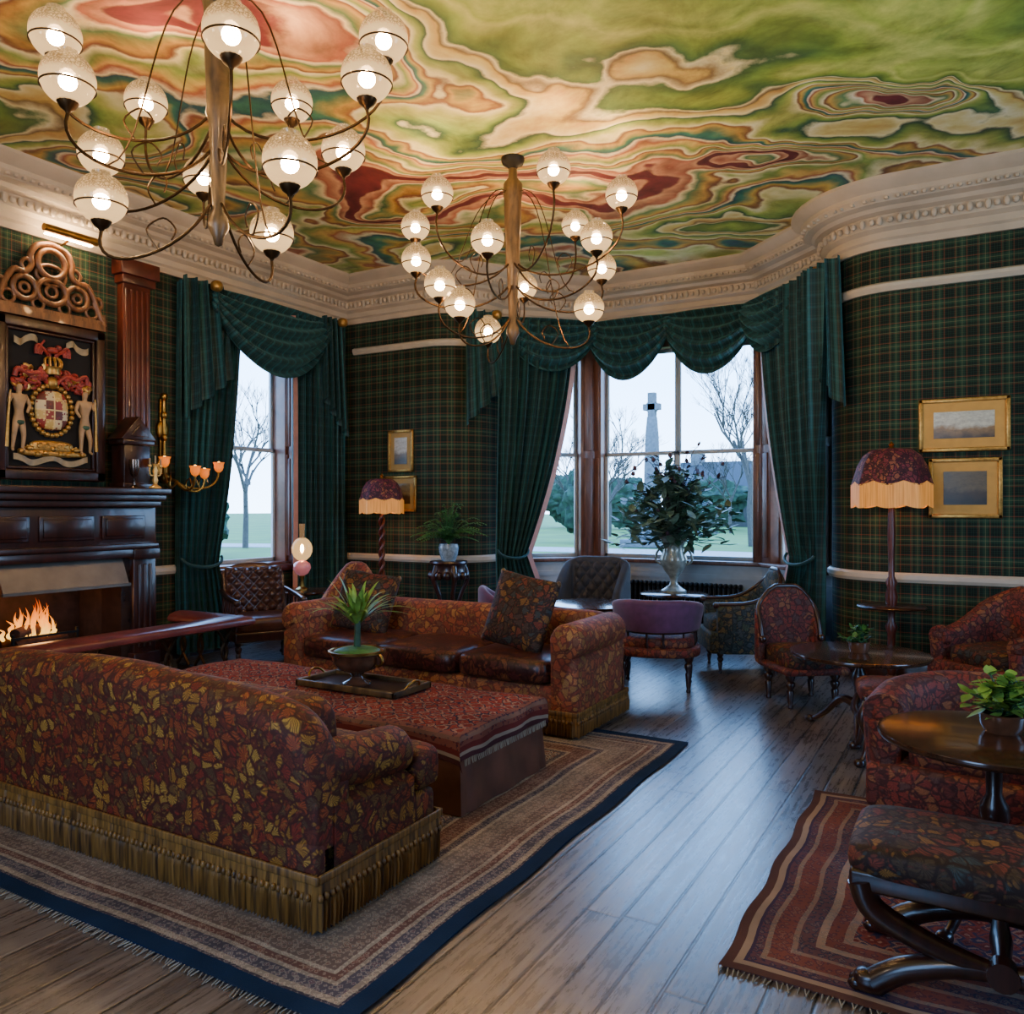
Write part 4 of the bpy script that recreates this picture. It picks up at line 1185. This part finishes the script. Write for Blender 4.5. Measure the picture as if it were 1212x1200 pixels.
for s in (-1, 1):
    for k in range(40):
        a0 = rm.uniform(-.6, 1.55); R_ = rm.uniform(.1, .31)
        bx, bz = s*(.05+R_*cos(a0)*.95), .87+R_*sin(a0)*.45
        q = rm.uniform(0, 6)
        P = [Vector((bx+s*.036*cos(q+i*.55)*(1-i/9), -.11-.012*sin(i), bz+.036*sin(q+i*.55)*(1-i/9))) for i in range(8)]
        (mg if k % 4 == 0 else mt).append(tube(P, [.02-.0016*i for i in range(8)], 6))
    P = spl([(s*.03, -.1, .86), (s*.12, -.12, .95), (s*.22, -.12, .93), (s*.31, -.12, .97), (s*.33, -.11, .9)], 4)
    mt.append(tube(P, .022, 8))
    for k in range(4):
        P = spl([(s*.02, -.1, 1.1), (s*(.05+.02*k), -.12, 1.14+.02*k), (s*(.09+.02*k), -.12, 1.16+.01*k), (s*(.11+.015*k), -.12, 1.12)], 4)
        mt.append(tube(P, .012, 6))
build('mantling', mt, mRed, parent=ca)
build('mantling_lining', mg, mGold, parent=ca)
cr = [lathe([(.07, .95), (.075, .97), (.07, .99), (.085, 1.02), (0, 1.02)], 16, (0, -.1, 0)), se((0, -.1, .88), (.05, .05, .06), .9)]
for i in range(5):
    a = -pi/2+(i-2)*.55
    cr.append(tube(bez((.08*cos(a), -.1+.06*sin(a), 1.02), (.11*cos(a), -.1+.07*sin(a), 1.1), (.05*cos(a), -.1+.03*sin(a), 1.12), (0, -.1, 1.09), 6), .012, 6))
build('crown', cr, mGold, parent=ca)
lion = [se((0, -.11, 1.17), (.055, .035, .03), .9), se((.055, -.11, 1.2), (.028, .028, .028), .9), tube(spl([(-.05, -.11, 1.17), (-.1, -.11, 1.2), (-.07, -.11, 1.25)], 4), .01)]
for x in (-.04, -.02, .03, .045): lion.append(tube([(x, -.11, 1.16), (x, -.11, 1.11)], .01))
build('crest_lion', lion, mRed, parent=ca)
mIvory = plain('ivory_paint', '#96835f', .5, var=.3)
for s in (-1, 1):
    build('ribbon', [sheet(lambda u, v, s=s: (s*(.13+.21*u), -.11-.02*sin(u*9), 1.2+.03*sin(u*6)+v*.06), 20, 2)], mIvory, parent=ca)
build('ribbon', [sheet(lambda u, v: (-.34+.68*u, -.11-.02*sin(u*16), .15+.025*cos(u*12.5)+v*.055), 40, 2)], mIvory, parent=ca)
base = [se((0, -.1, .3), (.2, .03, .06), .7), se((0, -.1, .24), (.3, .035, .03), .6)]
for k in range(9): base.append(se((-.28+.07*k, -.12, .25+.03*sin(k*2)), (.03, .03, .025), .8, nu=8, nv=6))
for s in (-1, 1):
    for k in range(4):
        q = k*.9
        base.append(tube([Vector((s*(.06+.06*k)+.03*cos(q+i*.6)*(1-i/9), -.125, .3+.03*sin(q+i*.6)*(1-i/9))) for i in range(8)], .009, 5))
build('compartment', base, mGold, parent=ca)
mSkin = plain('carved_flesh', '#a8845a', .5, var=.25)
for s in (-1, 1):
    me = bpy.data.meshes.new('supporter')
    cx = s*.3
    J = {'pel': (0, 0, .52, .042), 'sp': (0, 0, .6, .038), 'ch': (0, -.005, .69, .05), 'nk': (0, 0, .76, .018), 'hd': (0, -.008, .805, .032), 'ht': (0, -.005, .835, .025),
         'shL': (-.06, 0, .73, .023), 'elL': (-.09, -.01, .65, .016), 'haL': (-.055, -.03, .58, .013), 'shR': (.06, 0, .73, .023), 'elR': (.09, -.01, .66, .016), 'haR': (.085, -.03, .75, .013),
         'hiL': (-.027, 0, .49, .031), 'knL': (-.038, -.01, .385, .021), 'anL': (-.033, .0, .27, .013), 'toL': (-.038, -.03, .25, .012),
         'hiR': (.027, 0, .49, .031), 'knR': (.048, -.015, .385, .021), 'anR': (.053, .0, .27, .013), 'toR': (.063, -.03, .25, .012)}
    E = [('pel', 'sp'), ('sp', 'ch'), ('ch', 'nk'), ('nk', 'hd'), ('hd', 'ht'), ('ch', 'shL'), ('shL', 'elL'), ('elL', 'haL'), ('ch', 'shR'), ('shR', 'elR'), ('elR', 'haR'),
         ('pel', 'hiL'), ('hiL', 'knL'), ('knL', 'anL'), ('anL', 'toL'), ('pel', 'hiR'), ('hiR', 'knR'), ('knR', 'anR'), ('anR', 'toR')]
    ks = list(J)
    me.from_pydata([(cx+s*J[k][0], -.12+J[k][1], J[k][2]) for k in ks], [(ks.index(a), ks.index(b)) for a, b in E], [])
    ob = bpy.data.objects.new('supporter_figure', me); COL.objects.link(ob); ob.parent = ca
    md = ob.modifiers.new('skin', 'SKIN'); md.use_smooth_shade = True
    for i, k in enumerate(ks):
        me.skin_vertices[0].data[i].radius = (J[k][3], J[k][3])
    me.skin_vertices[0].data[0].use_root = True
    sb = ob.modifiers.new('s', 'SUBSURF'); sb.levels = 2; sb.render_levels = 2
    me.materials.append(mSkin)
    build('club', [tube([(cx+s*.085, -.15, .77), (cx+s*.1, -.14, .55), (cx+s*.11, -.13, .28)], [.008, .012, .02], 8)], mGold, parent=ca)
    build('loincloth', [se((cx, -.12, .5), (.048, .038, .03), .8, nu=12, nv=8)], mLeafD, parent=ca)
mScroll = wood('scroll_wood', '#43240f', '#8a5830', .4)
def ring(cx, cz, R, r=.022, y=-.08, sx=1.0):
    n = 28
    return tube([(cx+R*sx*cos(2*pi*i/n), y, cz+R*sin(2*pi*i/n)) for i in range(n+1)], r, 8)
sc = [ring(0, .52, .125, .028), ring(0, .27, .11, .028, sx=1.2), ring(-.24, .26, .1, .026), ring(.24, .26, .1, .026), ring(0, .27, .05, .016), ring(-.24, .26, .04, .016), ring(.24, .26, .04, .016),
      ring(0, .42, .09, .018, -.07, 1.5),
      box(-.5, .5, -.12, -.01, 0, .06), box(-.47, .47, -.1, -.01, .06, .1)]
for s in (-1, 1):
    sc.append(tube(spl([Vector((s*p[0], -.08, p[1])) for p in [(.48, .1), (.44, .2), (.4, .3), (.33, .4), (.24, .4), (.18, .47), (.19, .56), (.13, .66), (.0, .7)]], 4), .028, 8))
    sc.append(tube(spl([Vector((s*p[0], -.08, p[1])) for p in [(.4, .3), (.47, .3), (.48, .23), (.42, .21), (.4, .26)]], 4), .018, 8))
    sc.append(tube(spl([Vector((s*p[0], -.08, p[1])) for p in [(.24, .4), (.27, .47), (.22, .52), (.17, .47)]], 4), .018, 8))
    sc.append(ring(s*.38, .16, .055, .016)); sc.append(ring(s*.12, .14, .05, .014))
    sc.append(tube([(s*.5, -.08, .06), (s*.5, -.08, .13), (s*.49, -.08, .16)], [.03, .02, .03], 8))
build('scroll_cresting', sc, mScroll, loc=(XL+.02, 4.29, 3.27), rz=pi/2, label='pierced scrolled wooden cresting above the coat of arms', cat='wood carving')
r = root('picture_light', 'brass picture light above the carving', 'light', (XL, 4.4, 4.04), pi/2)
build('arm', [tube(bez((0, 0, -.04), (0, -.12, -.06), (0, -.2, 0), (0, -.22, .02), 8), .01, 8)], mBrass, parent=r)
build('shade', [tube([(-.25, -.22, .03), (.25, -.22, .03)], .035, 12)], mBrass, parent=r)
build('tube_lamp', [box(-.22, .22, -.2, -.17, -.015, -.008)], emis('picture_light_glow', '#ffd8a0', 220), parent=r)

r = root('pedimented_cabinet', 'small dark wooden pedimented case on the mantelpiece', 'cabinet', (-7.14, 5.02, 1.78), pi/2)
build('body', [box(-.14, .14, -.08, .12, 0, .42), box(-.16, .16, -.1, .12, 0, .05), box(-.17, .17, -.11, .12, .42, .47)], mWoodD, parent=r, bevel=.006)
build('pediment', [extr([(-.19, .47), (.19, .47), (0, .7)], 'y', -.11, .12), extr([(-.1, .5), (.1, .5), (0, .62)], 'y', -.12, -.11)], mWoodD, parent=r, bevel=.006)
r = root('silver_goblet', 'dark metal goblet on the mantelpiece', 'goblet', (-6.94, 4.9, 1.78))
build('cup', [lathe([(0, 0), (.05, 0), (.045, .01), (.014, .03), (.014, .1), (.034, .13), (.05, .2), (.047, .27), (.04, .27), (0, .15)], 18)], plain('pewter', '#7a6a60', .25, 1), parent=r)
r = root('candlestick', 'gilt candelabrum on the end of the mantelpiece', 'candlestick', (-6.93, 5.12, 1.78))
mGoldB = plain('bright_gilt', '#e0b060', .3, .5, var=.2, nscale=30)
cs = [lathe([(0, 0), (.06, 0), (.055, .015), (.018, .04), (.028, .08), (.016, .12), (.026, .17), (.016, .2), (.03, .24), (0, .24)], 16)]
for s in (-1, 1):
    cs.append(tube(bez((0, 0, .14), (0, s*.05, .1), (0, s*.07, .14), (0, s*.06, .2), 8), .008, 6)); cs.append(lathe([(0, 0), (.02, .01), (.018, .03), (0, .03)], 10, (0, s*.06, .2)))
build('stem', cs, mGoldB, parent=r)
for y, z0, z1 in ((0, .24, .32), (.06, .23, .29), (-.06, .23, .29)):
    build('candle', [lathe([(0, z0), (.009, z0), (.009, z1), (0, z1)], 8, (0, y, 0))], mIvory, parent=r)

# ------------------------------------------------------------ pictures
def land_mat(name, sky, gnd, mid):
    m, t, b = newmat(name)
    s = mk(t, 'ShaderNodeSeparateXYZ', {0: obco(t)})
    n = nz(t, obco(t), 9, 4)
    z = M_(t, 'ADD', s.outputs[2], M_(t, 'MULTIPLY_ADD', n, .16, -.08))
    c = ramp(t, M_(t, 'MULTIPLY_ADD', z, 3.2, .5), [(.1, gnd), (.38, mid), (.5, sky), (1, sky)])
    c = mixc(t, .8, c, ramp(t, nz(t, V_(t, 'MULTIPLY', obco(t), (1, 1, 2)), 20, 5, .7), [(.3, .3), (.7, .72)]), 'OVERLAY')
    setb(t, b, color=c, rough=.3)
    return m
def picture(label, loc, w, h, mw, cols, rz=0, matc='#c79a50'):
    r = root('framed_picture', label, 'picture', loc, rz)
    fw = .035
    build('frame', [box(-w/2, w/2, -.035, -.004, -h/2, -h/2+fw), box(-w/2, w/2, -.035, -.004, h/2-fw, h/2), box(-w/2, -w/2+fw, -.035, -.004, -h/2, h/2), box(w/2-fw, w/2, -.035, -.004, -h/2, h/2)], mGold, parent=r, bevel=.006)
    build('mount', [box(-w/2+.01, w/2-.01, -.018, -.004, -h/2+.01, h/2-.01)], plain('mount_board', matc, .6, var=.08), parent=r)
    build('painting', [box(-w/2+mw, w/2-mw, -.022, -.018, -h/2+mw, h/2-mw)], land_mat('picture_landscape', *cols), parent=r)
picture('gilt framed coastal landscape watercolour on tartan wall', (-.1, YB, 2.34), .72, .48, .12, ('#c0bca8', '#3c2c1c', '#8a6a40'), matc='#d09a44')
picture('gilt framed dark landscape painting on tartan wall', (-.09, YB, 1.77), .58, .54, .12, ('#5a4a2c', '#1c120a', '#3c2814'), matc='#d09a44')
picture('gilt framed upright landscape with wide mount', (-6.42, YB, 2.32), .4, .54, .1, ('#a8a290', '#3c3220', '#6a583a'), matc='#a08244')
picture('gilt framed small dark painting behind the lamp', (-6.42, YB, 1.77), .5, .46, .1, ('#7a6844', '#241a0e', '#4a3820'), matc='#a08244')

# ------------------------------------------------------------ curtains
def curtain(label, p0, p1, zt, zb, tie_z, tf, side, folds, amp=.07, base=.02, edge=True):
    p0 = Vector(p0); p1 = Vector(p1); L = (p1-p0).length; d = (p1-p0)/L; n = Vector((d.y, -d.x))
    r = root('curtain', label, 'curtain', (p0.x, p0.y, 0))
    def fn(u, v):
        z = zt+(zb-zt)*v
        if tie_z is None: w = 1
        elif z > tie_z:
            t = (zt-z)/(zt-tie_z); w = 1-(1-tf)*t**1.7
        else:
            t = (tie_z-z)/max(.01, (tie_z-zb)); w = tf+(.35)*min(1, t*1.5)*(1-tf)
        q = u*w if side == 0 else 1-(1-u)*w
        ph = 2*pi*folds*u+.7*sin(v*3+u*5)
        s_ = sin(ph)
        y = base+amp*(1+copysign(abs(s_)**.8, s_))*(.6+.4*w)+amp*.25*sin(ph*2.3+1)
        P = d*(q*L+.012*cos(ph))+n*y
        return (P.x, P.y, z)
    build('drape', [sheet(fn, folds*14, 50, (L*2.2, zt-zb))], mCurt, parent=r)
    if edge:
        def fe_(u, v):
            e = 1.0 if side == 0 else 0.0
            p = Vector(fn(e, v)); s = 1 if side == 0 else -1
            return p+Vector((d.x, d.y, 0))*s*(.07*u)+Vector((n.x, n.y, 0))*-.01*u
        build('lining_edge', [sheet(fe_, 2, 50)], mPink, parent=r)
    if tie_z:
        pp = []
        for i in range(17):
            a = i/16
            c = Vector(fn(0 if side == 0 else 1, (zt-tie_z)/(zt-zb)))
            e = Vector(fn(1 if side == 0 else 0, (zt-tie_z)/(zt-zb)))
            p = c+(e-c)*(.5-.5*cos(pi*a))*1.03
            p += Vector((n.x, n.y, 0))*(.02+.09*sin(pi*a)); p.z = tie_z+.06-.1*sin(pi*a)
            pp.append(p)
        build('tieback', [tube(pp, .016, 8)], mCurt, parent=r)
curtain('dark green tartan curtain gathered at the bay window', (-5.3, 8.78), (-4.62, 9.62), 3.98, .05, 1.0, .38, 0, 8)
curtain('dark green tartan curtain tied back at the bay window', (-2.06, 9.62), (-1.28, 8.52), 3.98, .05, 1.05, .45, 1, 10)
curtain('dark green tartan curtain beside the side window', (XL, 5.62), (XL, 6.5), 3.98, .05, 1.0, .6, 0, 8, edge=False)
curtain('straight dark green tartan curtain in the room corner', (XL, 7.3), (XL, 8.2), 3.98, .05, None, 1, 1, 9, edge=True)

def swag_fn(p0, p1, zt, drop, endh=.22, folds=5, dep=.16, base=.12):
    p0 = Vector(p0); p1 = Vector(p1); L = (p1-p0).length; d = (p1-p0)/L; n = Vector((d.y, -d.x))
    def fn(u, v):
        k = max(0, 1-(2*u-1)**2)
        z = zt-.02-v*(endh+drop*k**.85)
        sag = .5+.5*k
        y = base+dep*(sin(pi*min(1, v*1.05)*.8))*sag+.06*sin(2*pi*folds*v**.9+.5+.8*sin(u*3))*(.4+.6*k)
        x = u*L+.02*sin(2*pi*v*folds)*(2*u-1)
        P = p0+d*x+n*y
        return (P.x, P.y, z)
    return sheet(fn, 36, 60, (L, drop+endh+.3))
def jabot_fn(p0, p1, zt, l0, l1, pleats=4, base=.16):
    p0 = Vector(p0); p1 = Vector(p1); L = (p1-p0).length; d = (p1-p0)/L; n = Vector((d.y, -d.x))
    def fn(u, v):
        ln = l0+(l1-l0)*u
        ph = u*pleats*2*pi
        y = base+.06*sin(ph)+.02*v
        x = u*L*(.8+.2*v)+.03*cos(ph)
        P = p0+d*x+n*y
        return (P.x, P.y, zt-v*ln)
    return sheet(fn, pleats*14, 20, (L*2, (l0+l1)/2))
def valance(label, swags, jabots, knobs):
    r = root('swag_valance', label, 'valance', (0, 0, 0))
    for s in swags: build('swag', [swag_fn(*s)], mCurt, parent=r)
    for j in jabots: build('tail', [jabot_fn(*j)], mCurt, parent=r)
    for k in knobs: build('rosette', [se(k, (.06, .06, .06), .8)], mGold, parent=r)
valance('tartan swags and tails over the bay window', [((-5.35, 9.0), (-4.42, 9.86), 4.05, .48), ((-4.45, 9.93), (-3.33, 9.95), 4.05, .6), ((-3.4, 9.95), (-2.25, 9.93), 4.05, .6), ((-2.3, 9.86), (-1.4, 9.0), 4.05, .48)],
        [((-5.62, 8.48), (-5.28, 8.95), 4.05, 1.45, .9), ((-1.42, 8.95), (-.98, 8.42), 4.05, .8, 1.5)], [(-5.2, 8.7, 4.0), (-1.45, 8.75, 4.0)])
valance('tartan swag and tails over the side window', [((XL, 6.0), (XL, 7.85), 4.02, .66)], [((XL+.02, 5.6), (XL+.02, 6.25), 4.02, 1.5, 1.0), ((XL+.02, 7.7), (XL+.02, 8.15), 4.02, 1.0, 1.5)],
        [(XL+.25, 6.0, 3.98), (XL+.25, 8.0, 3.98)])

# ------------------------------------------------------------ bay contents
def radiator(label, p0, p1, h=.55):
    p0 = Vector(p0); p1 = Vector(p1); L = (p1-p0).length; a = math.atan2(p1.y-p0.y, p1.x-p0.x)
    r = root('radiator', label, 'radiator', (p0.x, p0.y, 0), a)
    sh = []
    n = int(L/.06)
    for i in range(n):
        x = .03+i*.06
        for y in (-.09, -.03):
            sh.append(tube([(x, y, .08), (x, y, h-.03)], .017, 8))
        sh.append(se((x, -.06, h-.03), (.026, .06, .035), .8, nu=10, nv=6)); sh.append(se((x, -.06, .1), (.026, .06, .03), .8, nu=10, nv=6))
    build('columns', sh, mIron, parent=r)
    for x in (.03, L-.09):
        build('foot', [box(x, x+.03, -.1, -.02, 0, .1)], mIron, parent=r)
radiator('black cast iron column radiator under the bay window', (-4.3, 9.92), (-2.4, 9.92), .66)
radiator('black cast iron radiator under the angled bay window', (-2.1, 9.75), (-1.5, 9.2), .66)

st = root('urn_table', 'low dark round table carrying the flower urn', 'table', (-3.1, 9.25, 0))
build('table_top', [lathe([(0, .56), (.38, .56), (.4, .575), (.38, .59), (0, .59)], 40)], mWoodT, parent=st)
build('pedestal', [lathe([(0, 0), (.2, 0), (.18, .04), (.06, .08), (.05, .3), (.08, .45), (.12, .56), (0, .56)], 20)], mWoodD, parent=st)
ur = root('flower_urn', 'silvery glazed footed urn with a large green flower arrangement', 'flower arrangement', (-3.1, 9.25, .59))
build('urn', [lathe([(0, 0), (.15, 0), (.15, .03), (.1, .06), (.05, .1), (.04, .16), (.06, .2), (.1, .25), (.15, .33), (.16, .4), (.13, .47), (.12, .55), (.15, .62), (.19, .66), (.19, .68), (.14, .66), (.1, .55), (0, .5)], 32)], mGlaze, parent=ur)
for s in (-1, 1):
    build('handle', [tube(spl([(s*.15, 0, .33), (s*.22, 0, .38), (s*.2, 0, .48), (s*.13, 0, .54)], 5), .014, 8)], mGlaze, parent=ur)
s1, l1 = bush(70, .82, .85, .085, .62, el0=.2, el1=1.6)
build('stem', s1, mLeafD, parent=ur)
build('leaves', l1, mLeafD, parent=ur)
s2, l2 = bush(90, .82, .9, .1, .62, el1=1.7)
build('green_foliage', l2+s2, mLeafS, parent=ur)
s3, l3 = bush(26, .95, 1.2, .05, .62, el1=1.1)
build('plum_foliage', l3+s3+[se((random.gauss(0, .3), random.gauss(0, .3), random.uniform(.7, 1.6)), (.025, .025, .03), 1, nu=8, nv=6) for _ in range(40)], mBerry, parent=ur)

ps = root('plant_stand', 'carved ebonised plant stand against the wall', 'plant stand', (-5.45, 8.0, 0))
build('top', [lathe([(0, .92), (.22, .92), (.23, .94), (.22, .96), (0, .96)], 32)], mWoodD, parent=ps)
build('apron', [lathe([(.2, .78), (.215, .8), (.19, .86), (.2, .92), (.16, .92), (.17, .8)], 32, cap=False)]+[se((.2*cos(i*pi/6), .2*sin(i*pi/6), .79), (.045, .045, .05), .8, nu=8, nv=6) for i in range(12)], mWoodD, parent=ps)
for i in range(5):
    a = i*2*pi/5+.6; c, s = cos(a), sin(a)
    P = spl([(c*.17, s*.17, .9), (c*.22, s*.22, .75), (c*.13, s*.13, .5), (c*.14, s*.14, .22), (c*.24, s*.24, .03)], 6)
    build('leg', [tube(P, [.042-.018*sin(pi*k/(len(P)-1)) for k in range(len(P))], 8), se((c*.24, s*.24, .03), (.04, .04, .03), .8, nu=8, nv=6)], mWoodD, parent=ps)
build('lower_shelf', [lathe([(0, .3), (.16, .3), (.16, .33), (0, .33)], 24)], mWoodD, parent=ps)
pp = root('potted_fern', 'feathery green fern in a blue-white pot on the stand', 'plant', (-5.45, 8.0, .96))
build('pot', [lathe([(0, 0), (.08, 0), (.11, .08), (.12, .16), (.11, .2), (.1, .17), (0, .15)], 24)], plain('blue_white_pot', '#7a8a94', .25, var=.4, nscale=30), parent=pp)
build('fronds', fern(75, .52, .18), mLeafG, parent=pp)

# ------------------------------------------------------------ outside
mLawn = plain('lawn', '#46661f', .95, var=.3, nscale=.6)
build('lawn', [box(-130, 100, 10.7, 130, .22, .3)], mLawn, label='green lawn outside the bay windows', cat='lawn', smooth=False)
build('lawn', [box(-60, -8, -20, 10.65, .22, .3)], mLawn, label='flat green lawn beside the house', cat='lawn', smooth=False)
build('path', [sheet(lambda u, v: (-24+30*u, 17+v*2.6+4*sin(u*3), .31), 30, 2)], plain('pale_gravel', '#8e8c88', .95), label='pale gravel path curving across the lawn', cat='path')
cx = root('stone_cross', 'tall grey stone monument cross on the lawn', 'monument', (-9.1, 25, .31))
build('shaft', [loft([[(-a, -a, z), (a, -a, z), (a, a, z), (-a, a, z)] for a, z in ((.24, .7), (.17, 3.6), (.13, 4.2))])], mStone, parent=cx, bevel=.01)
build('cross_head', [box(-.28, .28, -.1, .1, 4.42, 4.62), box(-.12, .12, -.1, .1, 4.15, 4.98), xf(lathe([(.15, -.06), (.21, -.06), (.21, .06), (.15, .06), (.15, -.06)], 32, cap=False), (0, 0, 4.52), 0, pi/2, 0)], mStone, parent=cx)
build('plinth', [box(-.8, .8, -.8, .8, 0, .25), box(-.55, .55, -.55, .55, .25, .5), box(-.35, .35, -.35, .35, .5, .8)], mStone, parent=cx, bevel=.02)
ho = root('stone_house', 'distant dark stone house with slate gabled roof', 'house', (-12.5, 56, .3))
build('walls', [box(-6, 6, -3, 3, 0, 2.6), extr([(-3, 2.6), (3, 2.6), (0, 4.2)], 'x', -5.9, 5.9)], plain('dark_house_stone', '#34322f', .9, var=.3, nscale=2), parent=ho)
build('roof', [loft([[(-6.3, -3.3, 2.5), (6.3, -3.3, 2.5), (6.3, -3.2, 2.6), (-6.3, -3.2, 2.6)], [(-6.3, 0, 4.35), (6.3, 0, 4.35), (6.3, 0, 4.45), (-6.3, 0, 4.45)], [(-6.3, 3.3, 2.5), (6.3, 3.3, 2.5), (6.3, 3.2, 2.6), (-6.3, 3.2, 2.6)]])], plain('slate', '#26282c', .8), parent=ho)
for x in (-4.5, 4.5): build('chimney', [box(x-.4, x+.4, -.4, .4, 4.0, 5.3)], mStone, parent=ho)
mBark = plain('bare_bark', '#453f39', .9)
def tree(loc, h, depth=6, seedv=1):
    rnd = random.Random(seedv)
    out = []
    def br(p, d, L, r, k):
        q = p+d*L*.5+Vector((rnd.uniform(-.06, .06), rnd.uniform(-.06, .06), 0))*L
        e = p+d*L
        out.append(tube([p, q, e], [r, r*.85, r*.7], 5 if k > 3 else 3))
        if k == 0: return
        for i in range(3):
            a = Vector((rnd.uniform(-1, 1), rnd.uniform(-1, 1), rnd.uniform(-.3, .9)))
            nd = (d*.9+a*.62).normalized()
            br(p+d*L*rnd.uniform(.55, 1.0), nd, L*rnd.uniform(.62, .8), r*.6, k-1)
    br(Vector((0, 0, 0)), Vector((0, 0, 1)), h*.28, h*.014, depth)
    r = root('bare_tree', 'leafless tree on the lawn', 'tree', loc, 0, 'leafless trees outside')
    b = build('branches', out, mBark, parent=r)
    return r, b
T1 = tree((-6.4, 27, .31), 8.5, 7, 3)
T2 = tree((-14.0, 33, .31), 8, 6, 5)
for (x, y, rz, sc_, src) in [(-3.2, 36, 1, 1.0, T2), (-18, 38, 2, .9, T2), (-10.5, 40, 3, .8, T2), (-8, 38, .5, .75, T2), (-22, 40, 4, .9, T2), (-13, 30, 5, .7, T2), (-5.2, 40, 2.6, .8, T2), (-19, 14, 2, .8, T2), (-20, 18, 1, .9, T2)]:
    e = src[0].copy(); e.location = (x, y, .31); e.rotation_euler[2] = rz; e.scale = (sc_,)*3; COL.objects.link(e)
    c = src[1].copy(); c.parent = e; COL.objects.link(c)
mHedge = plain('evergreen', '#223624', .95, var=.7, nscale=5)
def shrub(loc, s, sd):
    v, f = se((0, 0, 0), (1, 1, 1), 1, nu=44, nv=26)
    o = []
    for p in v:
        P = Vector(p); k = 1+.3*noise.noise(P*2.2+Vector((sd, 0, 0)))+.2*noise.noise(P*6+Vector((0, sd, 0)))+.14*noise.noise(P*14+Vector((0, sd, 3)))
        o.append((p[0]*k*s[0], p[1]*k*s[1], p[2]*k*s[2]))
    lo = min(p[2] for p in o)
    build('evergreen_shrub', [([(x, y, z-lo) for x, y, z in o], f)], mHedge, loc=loc, label='dense dark evergreen shrub at the edge of the lawn', cat='shrub', group='evergreens behind the lawn')
for i in range(10):
    shrub((-36+i*4.6, 44+2*(i % 2), .3), (1.8, 1.2, random.uniform(.9, 1.7)), i*3.7)
shrub((-12.4, 27, .3), (.8, .8, 1.2), 55); shrub((-15.6, 25, .3), (.8, .8, 1.3), 65)
shrub((-14.6, 9.2, .3), (.8, .8, .7), 85); shrub((-17, 13.4, .3), (1.0, .9, .8), 95)

# ------------------------------------------------------------ world and lights
w = bpy.data.worlds.new('overcast'); scene.world = w; w.use_nodes = True
t = w.node_tree; bg = t.nodes['Background']
tc = mk(t, 'ShaderNodeTexCoord').outputs['Generated']
sz = mk(t, 'ShaderNodeSeparateXYZ', {0: tc}).outputs[2]
n = nz(t, tc, 3, 4)
col = ramp(t, M_(t, 'ADD', sz, M_(t, 'MULTIPLY', n, .2)), [(0, '#c0daf6'), (.3, '#8abaf2'), (1, '#669cea')])
t.links.new(col, bg.inputs[0]); bg.inputs[1].default_value = 14.0

def portal(loc, rz, sx, sy):
    l = bpy.data.lights.new('portal', 'AREA'); l.shape = 'RECTANGLE'; l.size = sx; l.size_y = sy
    l.cycles.is_portal = True
    o = bpy.data.objects.new('window_light_portal', l); COL.objects.link(o); o.location = loc; o.rotation_euler = (radians(-90), 0, radians(rz))
portal((-3.35, 10.3, 2.3), 0, 2.3, 2.9)
portal((-5.05, 9.72, 2.3), 43.5, 1.4, 2.9)
portal((-1.65, 9.72, 2.3), -43.5, 1.4, 2.9)
portal((-7.7, 6.74, 2.3), 90, 1.3, 2.9)
portal((3.5, 4.8, 2.3), -90, 1.6, 2.9)
portal((-2.0, -2.5, 2.3), 180, 2.0, 2.9)
def lamp(name, loc, e, col, rad):
    l = bpy.data.lights.new(name, 'POINT'); l.energy = e; l.color = col; l.shadow_soft_size = rad
    o = bpy.data.objects.new(name, l); COL.objects.link(o); o.location = loc
lamp('fill_light', (-1.2, -1.0, 3.2), 85, (1, .78, .56), .3)  # unseen warm fill lights, added to brighten the room; not real fixtures
lamp('fill_light', (-4.6, -.8, 3.0), 100, (1, .78, .56), .3)
lamp('fill_light', (1.8, 3.2, 3.2), 50, (1, .78, .56), .3)
lamp('fire_glow', (-7.3, 4.2, .75), 10, (1, .42, .12), .12)

cam = bpy.data.cameras.new('Camera'); co_ = bpy.data.objects.new('Camera', cam); COL.objects.link(co_)
cam.lens = 36*960/1212; cam.sensor_width = 36; cam.clip_start = .05; cam.clip_end = 400
co_.location = (0, 0, 1.6); co_.rotation_euler = (radians(90), 0, TH)
scene.camera = co_
